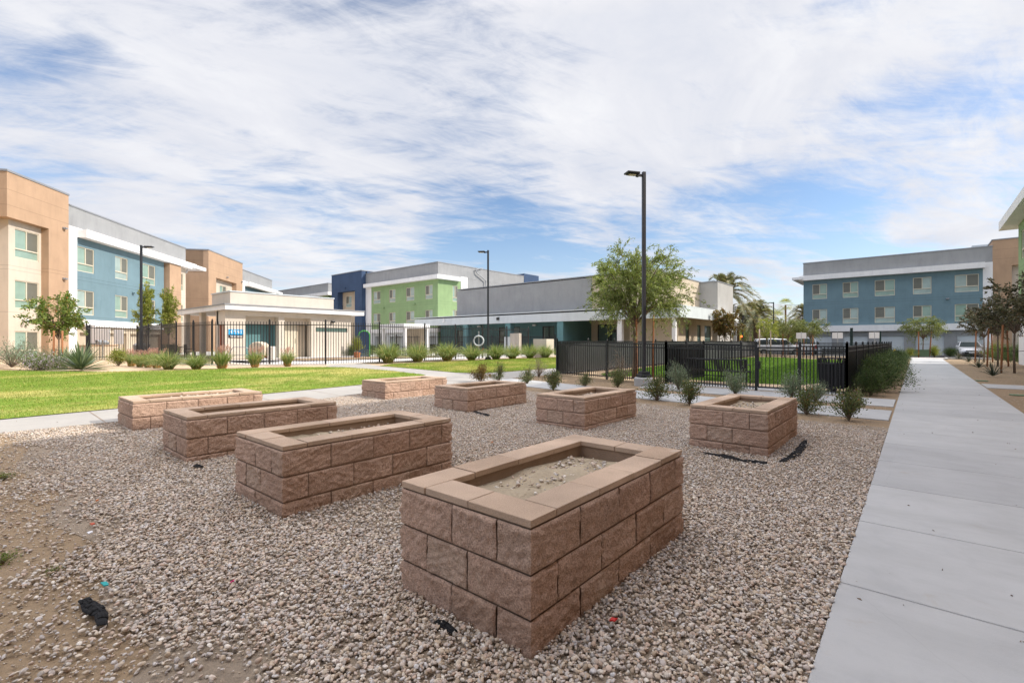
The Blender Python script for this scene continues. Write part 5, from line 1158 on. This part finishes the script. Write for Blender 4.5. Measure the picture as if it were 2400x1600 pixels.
for k in range(5): m.box(-.9, .9, -.03, -.01, .5+.08*k, .56+.08*k)
m.build('slats', M_black, o)
for s in (-.8, .8): MB().bar((s, .0, .86), (s, .02, 0), .06, .05).bar((s, .45, .43), (s, .45, 0), .06, .05).build('leg', M_black, o)

# ------------------------------------------------------------------ pool terrace things
x, y = w_at(608, 25.0)
o = empty('pool_lift', (x, y, DZ), R(40), 'beige domed pool lift chair with red seat behind the fence', 'pool lift')
m = MB(); pr = [(-.42, 0), (-.46, .3), (-.40, .55), (-.24, .70), (0, .75), (.24, .70), (.40, .55), (.46, .3), (.42, 0)]
m.prism(pr, 'y', -.3, .3); m.build('cover', M_tan, o, bevel=.05, loc=(0, 0, .35)); MB().box(-.2, .35, -.34, .34, .2, .40).build('seat', M_red, o, bevel=.05); MB().box(.5, .8, -.2, .2, .15, .85).build('control_box', M_cream, o, bevel=.04); MB().box(-.5, .9, -.25, .25, 0, .12).build('base', M_metal, o, bevel=.02)
o = MB(); o.tube([(0, 0, 0), (0, 0, .55), (.15, 0, .82), (.75, 0, .82), (1.75, 0, .18), (1.75, 0, 0)], .022, 8); o.tube([(.15, .02, .42), (1.25, .02, .42)], .018, 8)
o = o.build('handrail', M_metal, smooth=True); o.location = (-26.3, 8.9, DZ); o.rotation_euler = (0, 0, R(52)); tag(o, 'bent metal pool handrail below the restrooms sign', 'handrail')
x, y = w_at(1122, 29.6); o = empty('life_ring_post', (x, y, DZ), VIEW, 'white life ring hung on a post behind the tall fence', 'life ring')
MB().box(-.04, .04, -.04, .04, 0, 1.75).build('post', M_metal, o)
m = MB(); m.tube([(.30*math.cos(t), -.08, 1.15+.30*math.sin(t)) for t in np.linspace(0, 2*math.pi, 25)], .05, 8, cap=False); m.build('ring', M_club, o, smooth=True)
MB().tube([(-.3, -.1, .7), (-.2, -.12, .55), (.2, -.12, .55), (.3, -.1, .7)], .02, 6).build('rope', M_red, o)
def chair(loc, rz, label):
    o = empty('patio_chair', loc, rz, label, 'chair', 'dark patio chairs on the pool terrace'); MB().box(-.26, .26, -.26, .26, .40, .44).build('seat', M_black, o); MB().box(-.26, .26, .24, .28, .44, .92).build('backrest', M_black, o)
    for sx in (-.24, .24):
        for sy in (-.24, .24): MB().box(sx-.02, sx+.02, sy-.02, sy+.02, 0, .40).build('leg', M_black, o)
        MB().box(sx-.02, sx+.02, -.24, .24, .62, .65).build('armrest', M_black, o)
def table(loc, label, r_=.5):
    o = empty('patio_table', loc, 0, label, 'table'); MB().lathe([(r_, .70), (r_, .735), (0, .735)], 20).build('table_top', M_black, o); MB().lathe([(.25, 0), (.25, .03), (.03, .06), (.03, .70)], 12).build('leg', M_black, o)
for k, (px, Y, lab) in enumerate([(372, 33, 'left of the reddish shrub behind the left grasses'), (402, 31, 'nearest the fence behind the biggest left clump'), (445, 31, 'behind the wide arching grass'), (930, 36, 'behind the first fountain grass'), (955, 36, 'behind the gap of the first two fountain grasses'), (1010, 36, 'behind the second and third fountain grasses'), (1035, 35, 'left behind the third fountain grass')]):
    x, y = w_at(px, Y); chair((x, y, hz(x)), k*1.3, 'dark patio chair '+lab)
for px, Y, lab in ((420, 33, 'round dark table among chairs left of the pool house'), (944, 37.5, 'round dark table under the white cabana'), (1022, 37, 'round dark table behind the third fountain grass')):
    x, y = w_at(px, Y); table((x, y, hz(x)), lab)
o = empty('cabana', (-31.3, 23.3, DZ), 0, 'white flat roofed shade cabana behind the pool fence', 'cabana')
MB().box(-3.3, .1, -.1, 2.6, 2.2, 2.55).build('roof', M_white, o, bevel=.02)
for xx in (-3.1, -.12):
    for yy in (.0, 2.3): MB().box(xx, xx+.2, yy, yy+.2, 0, 2.2).build('post', M_white, o)
MB().box(-2.9, -.3, 2.3, 2.4, 0, 2.2).build('back_screen', M_tan, o)
def low_wall(name, x0, x1, y0, y1, h, lab, mat=M_cream): o = MB().box(0, x1-x0, 0, y1-y0, 0, h).build(name, mat, bevel=.015); o.location = (x0, y0, DZ-.02); return tag(o, lab, 'wall')
low_wall('block_wall', -20.5, -19.35, 26.3, 27.2, 1.30, 'white low wall end at the last fountain grass')
low_wall('screen_wall', -23.7, -22.8, 27.5, 27.8, 1.75, 'white screen wall panel behind the picket fence')
low_wall('screen_wall', -25.6, -25.0, 29.0, 29.3, 1.5, 'narrow white screen wall right of the life ring', M_club)
# the barbecue corner behind the left fence
x, y = w_at(232, 31.5); o = empty('barbecue_counter', (x, y, hz(x)-.02), LROT, 'beige barbecue counter with steel grill behind the left fence', 'counter')
MB().box(-1.3, 1.3, -.35, .4, 0, .86).build('counter', M_tan, o); MB().box(-1.36, 1.36, -.40, .45, .86, .91).build('counter_top', M_brown, o)
m = MB(); m.prism([(-.34, .91), (.34, .91), (.34, 1.08), (.2, 1.25), (-.1, 1.28), (-.34, 1.1)], 'x', -.45, .45); m.build('grill', M_metal, o, bevel=.02); MB().tube([(-.4, -.42, 1.06), (.4, -.42, 1.06)], .02, 6).build('handle', M_metal, o)
for px, lab, w_, h_, z_ in ((214, 'white pool rules sign on the left fence', .5, 1.2, 1.0), (240, 'wide white notice board behind the left fence', 1.0, .8, 1.2), (278, 'white notice behind the yellow ball shrub', .62, .95, .95)):
    x, y = w_at(px, 31.0); o = empty('notice_sign', (x, y, hz(x)), VIEW, lab, 'sign'); MB().box(-w_/2, w_/2, -.02, .02, z_, z_+h_).build('panel', M_signw, o); MB().box(-.03, .03, .02, .06, 0, z_+h_).build('post', M_metal, o)
for px, lab in ((322, 'grey patio heater left of the left lamp'), (341, 'grey patio heater right of the left lamp')):
    x, y = w_at(px, 29.5); o = empty('barrel_planter', (x, y, hz(x)), 0, lab.replace('patio heater', 'drum'), 'drum'); MB().lathe([(.22, 0), (.24, .5), (.24, .9), (.1, 1.0), (0, 1.0)], 16).build('drum', M_metal, o)
x, y = w_at(403, 30.0); make_shrub(SH_D[0], 'terrace_shrub', (x, y, hz(x)), 1, .9, 'dark reddish shrub behind the left fence by the chairs', 'shrub')
x, y = w_at(837, 33); o = make_shrub(SH_B[1], 'potted_shrub', (x, y, DZ+.35), 0, (.9, .9, 1.2), 'yellow-green potted shrub at the right end of the pool house', 'shrub'); MB().lathe([(.2, -.35), (.27, 0), (.24, .02), (0, .0)], 16).build('pot', M_tow, o)
for k, px in enumerate((826, 850, 872, 893)):
    x, y = w_at(px, 36+k); make_shrub(SH_D[(k+1) % 3], 'terrace_shrub', (x, y, DZ), k, .8, ['dark shrub at the pool house end wall', 'dark shrub beside the green slide arch', 'dark shrub under the navy tower', 'dark shrub left of the white cabana'][k], 'shrub')
x, y = w_at(854, 35.5); o = empty('shade_booth', (x, y, DZ), VIEW, 'dark blue arched panel with bright green rim behind the fence', 'panel')
ar = [(-.42, 0), (-.42, 1.55)]+[(.42*math.cos(t), 1.55+.36*math.sin(t)) for t in np.linspace(math.pi, 0, 11)]+[(.42, 0)]
MB().prism(ar, 'y', -.06, .06).build('panel', M_navy, o); m = MB(); m.tube([(u, -.05, v) for u, v in ar[1:]], .045, 6); m.build('rim', surf('bright_green_paint', (.10, .45, .10), .5), o)

# ------------------------------------------------------------------ vehicles
def loft(mb, secs, mi=0, cap=True):
    """join rings of equal length into a skin"""
    b = len(mb.v); n = len(secs[0])
    for s in secs: mb.v += [tuple(map(float, p)) for p in s]
    for i in range(len(secs)-1):
        for k in range(n): mb.f.append((b+i*n+k, b+i*n+(k+1) % n, b+(i+1)*n+(k+1) % n, b+(i+1)*n+k)); mb.m.append(mi)
    if cap: mb.f += [tuple(b+k for k in reversed(range(n))), tuple(b+(len(secs)-1)*n+k for k in range(n))]; mb.m += [mi, mi]
def ring(y, hw, z0, z1, tum=.06):    # rounded cross-section at station y
    m = (z0+z1)/2
    return [(-hw*.86, y, z0), (hw*.86, y, z0), (hw*.97, y, z0+.06), (hw, y, m), (hw*.97, y, z1-.08), (hw*(1-tum)-.06, y, z1), (-hw*(1-tum)+.06, y, z1), (-hw*.97, y, z1-.08), (-hw, y, m), (-hw*.97, y, z0+.06)]
def cabin(y, hw0, hw1, z0, z1): return [(-hw0, y, z0), (hw0, y, z0), (hw1, y, z1-.05), (hw1-.1, y, z1), (-hw1+.1, y, z1), (-hw1, y, z1-.05)]
def wheels(o, ys_, hw, r_=.32):
    for y in ys_:
        for s in (-1, 1):
            c = Vector((s*(hw-.11), y, r_)); t = MB(); t.tube([c-Vector((.11, 0, 0)), c+Vector((.11, 0, 0))], r_, 20); w_ = t.build('wheel', M_tyre, o, smooth=False, bevel=.02)
            q = MB(); q.tube([c+Vector((s*.10, 0, 0)), c+Vector((s*.125, 0, 0))], r_*.62, 16); q.build('rim', M_rim, w_)
def sedan(loc, rz, label, paint):
    o = empty('parked_car', loc, rz, label, 'car')        # nose towards -y
    m = MB(); loft(m, [ring(y, hw, z0, z1, t) for y, hw, z0, z1, t in ((-2.24, .60, .32, .58, .1), (-2.16, .76, .22, .66, .1), (-1.95, .85, .18, .74, .1), (-1.5, .89, .18, .84, .1), (-.95, .90, .18, .92, .08), (.2, .90, .2, .95, .05), (1.4, .90, .2, .98, .06), (1.95, .88, .22, 1.0, .08), (2.2, .80, .28, .92, .1), (2.27, .66, .36, .8, .1))])
    m.build('body', paint, o, smooth=True)
    m = MB(); loft(m, [cabin(-1.05, .80, .74, .90, .93), cabin(-.25, .82, .60, .92, 1.42), cabin(.5, .82, .60, .93, 1.46), cabin(1.15, .82, .58, .95, 1.38), cabin(1.85, .78, .70, .97, 1.0)]); m.build('window', M_dark, o, smooth=False)
    m = MB(); loft(m, [cabin(-.32, .63, .60, 1.39, 1.44), cabin(.45, .63, .60, 1.42, 1.475), cabin(1.18, .61, .58, 1.35, 1.40)])
    for s in (-1, 1): m.bar((s*.80, -1.0, .93), (s*.625, -.26, 1.41), .06, .05); m.bar((s*.61, 1.15, 1.36), (s*.78, 1.85, .98), .10, .06); m.bar((s*.825, .42, .95), (s*.625, .42, 1.42), .07, .02)
    m.build('roof', paint, o)
    for s in (-1, 1):
        h = MB(); loft(h, [[(s*.52, -2.175, .60), (s*.56, -2.16, .68), (s*.52, -2.16, .68)], [(s*.80, -2.02, .66), (s*.82, -1.98, .75), (s*.78, -1.99, .74)]]); h.build('headlight', M_lens, o)
        h = MB(); h.box(s*.92-.10, s*.92+.10, -.78, -.70, .93, 1.06); h.build('wing_mirror', paint, o, bevel=.03)
        MB().tube([(s*.60, -2.19, .34), (s*.60, -2.235, .34)], .07, 10).build('fog_light', M_black, o)
    MB().box(-.42, .42, -2.255, -2.16, .50, .58).build('grille', M_black, o); MB().box(-.52, .52, -2.262, -2.15, .24, .44).build('air_intake', M_black, o); MB().box(-.20, .20, -2.275, -2.264, .34, .44).build('number_plate', M_signw, o)
    wheels(o, (-1.38, 1.32), .90); return o
x, y = w_at(2275, 45.5); sedan((x, y+2.2, 0), R(2), 'white sedan parked nose out in front of the garages', M_carw)
def van(loc, rz, label, paint):
    o = empty('parked_van', loc, rz, label, 'van')
    m = MB(); loft(m, [ring(y, hw, z0, z1, .04) for y, hw, z0, z1 in ((-2.4, .7, .4, .75), (-2.3, .86, .28, .90), (-1.7, .94, .24, 1.02), (-1.2, .96, .24, 1.1), (1.6, .96, .26, 1.12), (2.2, .94, .3, 1.1), (2.3, .88, .36, 1.05))]); m.build('body', paint, o, smooth=True)
    m = MB(); loft(m, [cabin(-1.35, .88, .84, 1.05, 1.09), cabin(-.6, .90, .76, 1.08, 1.68), cabin(1.9, .90, .76, 1.10, 1.70), cabin(2.2, .88, .80, 1.08, 1.3)]); m.build('window', M_dark, o)
    m = MB(); loft(m, [cabin(-.7, .80, .76, 1.63, 1.70), cabin(.6, .81, .77, 1.68, 1.78), cabin(2.0, .80, .76, 1.64, 1.72)])
    for s in (-1, 1):
        m.bar((s*.87, -1.28, 1.08), (s*.78, -.6, 1.67), .07, .05); m.bar((s*.905, -.1, 1.08), (s*.79, -.1, 1.68), .10, .03); m.bar((s*.905, 1.0, 1.08), (s*.79, 1.0, 1.68), .10, .03); m.bar((s*.88, 2.15, 1.08), (s*.79, 1.95, 1.67), .12, .1)
    m.build('roof', paint, o); MB().box(-.98, -.88, 2.05, 2.26, .85, 1.08).build('tail_light', M_red, o); MB().box(.88, .98, 2.05, 2.26, .85, 1.08).build('tail_light', M_red, o)
    for s in (-1, 1): MB().box(s*.72-.14, s*.72+.14, -2.40, -2.28, .68, .84).build('headlight', M_lens, o); MB().box(s*1.02-.09, s*1.02+.09, -.98, -.88, 1.06, 1.22).build('wing_mirror', paint, o)
    wheels(o, (-1.5, 1.45), .96, .34); return o
x, y = w_at(1822, 50); van((x, y, 0), R(112), 'white van with dark windows beyond the dog park lawn', M_carw)
def pickup(loc, rz, label, paint):
    o = empty('parked_pickup', loc, rz, label, 'pickup truck')    # nose towards +y, tail towards the camera
    m = MB(); loft(m, [ring(y, hw, z0, z1, .02) for y, hw, z0, z1 in ((-2.75, .94, .55, 1.12), (-2.6, .98, .45, 1.14), (-.6, .99, .42, 1.14), (.6, .99, .42, 1.16), (1.6, .98, .42, 1.14), (2.5, .96, .45, 1.08), (2.75, .85, .5, .95))]); m.build('body', paint, o, smooth=True)
    m = MB(); loft(m, [cabin(-.75, .90, .76, 1.14, 1.20), cabin(-.6, .90, .76, 1.14, 1.80), cabin(.6, .90, .76, 1.15, 1.86), cabin(1.5, .88, .80, 1.13, 1.2)]); m.build('window', M_dark, o)
    m = MB(); loft(m, [cabin(-.66, .80, .76, 1.74, 1.84), cabin(0, .80, .76, 1.80, 1.90), cabin(.7, .80, .76, 1.76, 1.86)])
    for s in (-1, 1): m.bar((s*.90, -.72, 1.14), (s*.78, -.64, 1.80), .12, .10); m.bar((s*.90, .3, 1.14), (s*.79, .3, 1.80), .10, .03); m.bar((s*.89, 1.42, 1.16), (s*.79, .68, 1.80), .08, .06)
    m.build('roof', paint, o); MB().box(-.78, .78, -2.79, -2.74, .62, 1.08).build('tailgate', paint, o, bevel=.02); MB().box(-.9, .9, -2.90, -2.76, .45, .60).build('bumper', M_rim, o, bevel=.03)
    for s in (-1, 1): MB().box(s*.90-.08, s*.90+.08, -2.80, -2.68, .72, 1.08).build('tail_light', M_red, o); MB().box(s*1.08-.10, s*1.08+.10, .92, 1.02, 1.15, 1.38).build('wing_mirror', M_black, o)
    wheels(o, (-1.75, 1.75), .98, .38); return o
x, y = w_at(1880, 50); pickup((x, y+2.4, 0), R(8), 'silver pickup truck with red tail lights beyond the dog park', M_cars)

# ------------------------------------------------------------------ street and site furniture far off
for px, Y, lab in ((1878, 43.5, 'white twin panel sign in front of the silver pickup'), (1963, 43, 'white twin panel sign left of the dark green post'), (2050, 41.5, 'white twin panel sign right of the dark green post')):
    x, y = w_at(px, Y); o = empty('parking_sign', (x, y, 0), 0, lab, 'sign', 'white parking signs'); MB().box(-.03, .03, -.03, .03, 0, 2.32).build('post', M_metal, o)
    for s in (-1, 1): MB().box(s*.21-.19, s*.21+.19, -.05, -.032, 1.72, 2.25).build('panel', M_signw, o)
x, y = w_at(2097, 36.5); o = empty('fire_hydrant', (x, y, 0), 0, 'yellow fire hydrant at the end of the screened fence', 'fire hydrant')
MB().lathe([(.16, 0), (.16, .05), (.11, .06), (.11, .55), (.15, .56), (.15, .62), (.12, .70), (.05, .78), (.04, .86), (0, .86)], 16).build('barrel', M_yel, o, smooth=False)
for a in (0, 90, 180): m = MB(); v = Vector((math.cos(R(a)), -abs(math.sin(R(a))), 0)); m.tube([v*.09+Vector((0, 0, .46)), v*.20+Vector((0, 0, .46))], .06, 10); m.build('outlet', M_yel, o)
x, y = w_at(2156, 43.6); o = empty('utility_box', (x, y, 0), R(10), 'low green utility box under the staked tree at the walkway end', 'utility box'); MB().box(-.6, .6, -.4, .4, .08, .66).build('cabinet', M_tran, o, bevel=.03); MB().box(-.68, .68, -.48, .48, 0, .08).build('pad', M_kerb, o); MB().box(-.63, .63, -.43, .43, .66, .70).build('lid', M_tran, o, bevel=.01)
x, y = w_at(1737, 88); o = empty('traffic_signal', (x, y, 0), VIEW, 'traffic signal showing red at the far street', 'traffic signal')
MB().tube([(.25, 0, 0), (.25, 0, 3.4)], .08, 8).build('pole', M_dkgreen, o); h = MB().box(-.25, .2, -.2, .1, 1.4, 2.6).build('signal_head', M_yel, o, bevel=.03)
em = bpy.data.materials.new('red_signal_light'); em.use_nodes = True; b = em.node_tree.nodes['Principled BSDF']; b.inputs['Base Color'].default_value = (.8, .05, .02, 1); b.inputs['Emission Color'].default_value = (1, .10, .03, 1); b.inputs['Emission Strength'].default_value = 4
for z, mt in ((2.35, em), (2.0, M_black), (1.65, M_black)): MB().tube([(-.02, -.23, z), (-.02, -.20, z)], .14, 12).build('lens', mt, h)
x, y = w_at(1796, 92); o = empty('traffic_signal', (x, y, 0), VIEW, 'pair of black traffic signals on a gantry left of the van', 'traffic signal')
MB().tube([(.9, 0, 0), (.9, 0, 2.7), (-.6, 0, 2.6)], .06, 8).build('pole', M_dkgreen, o)
for s in (-.45, .12): MB().box(s-.18, s+.18, -.2, .1, 1.5, 2.55).build('signal_head', M_black, o, bevel=.02)
wr = MB(); p0 = w_at(1846, 140); p1 = w_at(1980, 128); wr.tube([(p0[0]+(p1[0]-p0[0])*t, p0[1]+(p1[1]-p0[1])*t, 12.2-1.2*math.sin(math.pi*t)*.3) for t in np.linspace(0, 1, 6)], .05, 5); tag(wr.build('overhead_wire', M_black), 'thin overhead wire from the tall fan palm towards the blue block', 'wire')
for px, py, rz, lab in ((2301, 893, .1, 'green valve box lid in the bare earth beside the side walkway'), (2388, 927, .2, 'green valve box lid at the right edge below the side walkway')):
    x, y = gpt(px, py); o = MB().box(-.16, .16, -.12, .12, 0, .03).build('valve_box', M_tran, bevel=.01); o.location = (x, y, 0); o.rotation_euler = (0, 0, rz); tag(o, lab, 'valve box')

# ------------------------------------------------------------------ fabric scraps and litter on the gravel
def strip(pts, w, lab, seed, lift=.03):
    r = np.random.default_rng(seed); P = [np.array(gpt(*p)) for p in pts]; out = []
    for i in range(len(P)-1):
        for t in np.linspace(0, 1, max(2, int(np.linalg.norm(P[i+1]-P[i])/.035)), endpoint=(i == len(P)-2)): out.append(P[i]*(1-t)+P[i+1]*t)
    out = np.array(out); tn = unit(np.gradient(out, axis=0)); sd_ = np.stack([-tn[:, 1], tn[:, 0]], -1); m = MB(); n = len(out); ring_ = []
    for i in range(n):
        ww = w*(.5+.5*math.sin(math.pi*min(1, (i+.6)/n))+.04*r.normal()); row = []
        for k in range(5):
            s = (k-2)/2; q = out[i]+sd_[i]*s*ww*.5; row.append((q[0], q[1], hz(q[0])+lift+.002*r.normal()+.008*(1-s*s)+.006*math.sin(i*.6+k*.8+seed)))
        ring_.append(row)
    for i in range(n-1):
        for k in range(4): m.add([ring_[i][k], ring_[i][k+1], ring_[i+1][k+1], ring_[i+1][k]], [(0, 1, 2, 3)])
    o = m.build('weed_fabric', M_cloth, smooth=True); so = o.modifiers.new('thickness', 'SOLIDIFY'); so.thickness = .004; return tag(o, lab, 'fabric', 'scraps of black landscape fabric')
strip([(1650, 1066), (1690, 1072), (1740, 1084), (1798, 1091)], .13, 'long black fabric strip at the foot of the right hand planter', 1)
strip([(1830, 1088), (1862, 1072), (1880, 1052), (1888, 1036)], .10, 'curled black fabric strip right of the right hand planter', 2)
strip([(196, 1416), (214, 1436), (236, 1452), (240, 1480)], .07, 'crumpled black fabric in the bare earth of the near left corner', 3)
strip([(1022, 1466), (1045, 1478), (1068, 1496)], .035, 'narrow black fabric scrap left of the largest planter', 4, .025)
strip([(1110, 968), (1125, 971), (1146, 978)], .13, 'black fabric scrap in front of the planter by the orange shrubs', 5)
strip([(458, 1096), (474, 1101)], .07, 'small black fabric scrap right of the third planter', 6)
def scrap(px, py, col, name, lab, sx=.03, sy=.012, rz=0.0):
    x, y = gpt(px, py); mt = surf(name+'_colour_'+str(px), col, .5); sx *= .62; sy *= .7; m = MB(); t = [(-sx, -sy*.6, .0), (-sx*.3, sy, .006), (sx*.5, sy*.7, .004), (sx, -sy*.3, .012), (sx*.2, -sy, .0)]
    m.add([(a, b, c) for a, b, c in t]+[(a, b, c+.008) for a, b, c in t], [(0, 4, 3, 2, 1), (5, 6, 7, 8, 9)]+[(i, (i+1) % 5, 5+(i+1) % 5, 5+i) for i in range(5)])
    o = m.build(name, mt); o.location = (x, y, hz(x)+.048); o.rotation_euler = (.1, .15, rz); return tag(o, lab, 'litter')
scrap(1437, 1476, (.60, .03, .025), 'plastic_scrap', 'red plastic scrap on the gravel right of the largest planter', .035, .012, .8)
scrap(247, 1390, (.02, .36, .37), 'plastic_scrap', 'teal plastic scrap on the gravel in the near left corner', .06, .015, .3)
scrap(545, 1384, (.75, .06, .25), 'wrapper_scrap', 'small pink wrapper on the gravel at the lower left', .014, .016)
scrap(218, 1244, (.50, .10, .05), 'wrapper_scrap', 'red and yellow wrapper on the gravel at the left', .04, .014, .5)
scrap(212, 1265, (.75, .75, .78), 'paper_scrap', 'white paper scrap below the red wrapper at the left', .04, .02, .4)
scrap(228, 1187, (.65, .20, .05), 'leaf_scrap', 'orange scrap on the gravel at the left, beyond the paper', .025, .015)
scrap(452, 1577, (.75, .75, .78), 'paper_scrap', 'white paper scrap at the bottom of the picture', .025, .016)
scrap(1154, 1045, (.65, .22, .06), 'leaf_scrap', 'orange leaf on the gravel behind the largest planter', .02, .018)
# a few dry weeds in the bare corner
wd = shrub('s', 131, .2, .10, 14, 26, .03, M_lvg, .3, .4)
for k, (px, py, lab) in enumerate([(8, 1125, 'small green weed at the left edge on the bare earth'), (4, 1322, 'flat green weed at the left edge, nearer one'), (125, 1345, 'tiny weed in the bare earth near the teal scrap')]):
    x, y = gpt(px, py); make_shrub(wd, 'weed', (x, y, hz(x)), k, .55 if k < 2 else .3, lab, 'weed')

# dry leaves and crumbs blown onto the walks
r_ = np.random.default_rng(17); n = 120; x = np.where(r_.random(n) < .6, -.3+1.85*r_.random(n), -9.98-1.2*r_.random(n)); y = np.where(x > -1, 1.8+26*r_.random(n)**1.3, -1+12*r_.random(n))
P = np.stack([x, y, hgt(x)+.023], -1); D = np.stack([r_.normal(size=n), r_.normal(size=n), .15*r_.random(n)], -1)
tag(obj('leaf_litter', leaf_mesh('leaf_litter', P, D, .012+.022*r_.random(n), M_bark, .45, r_)), kind='stuff')
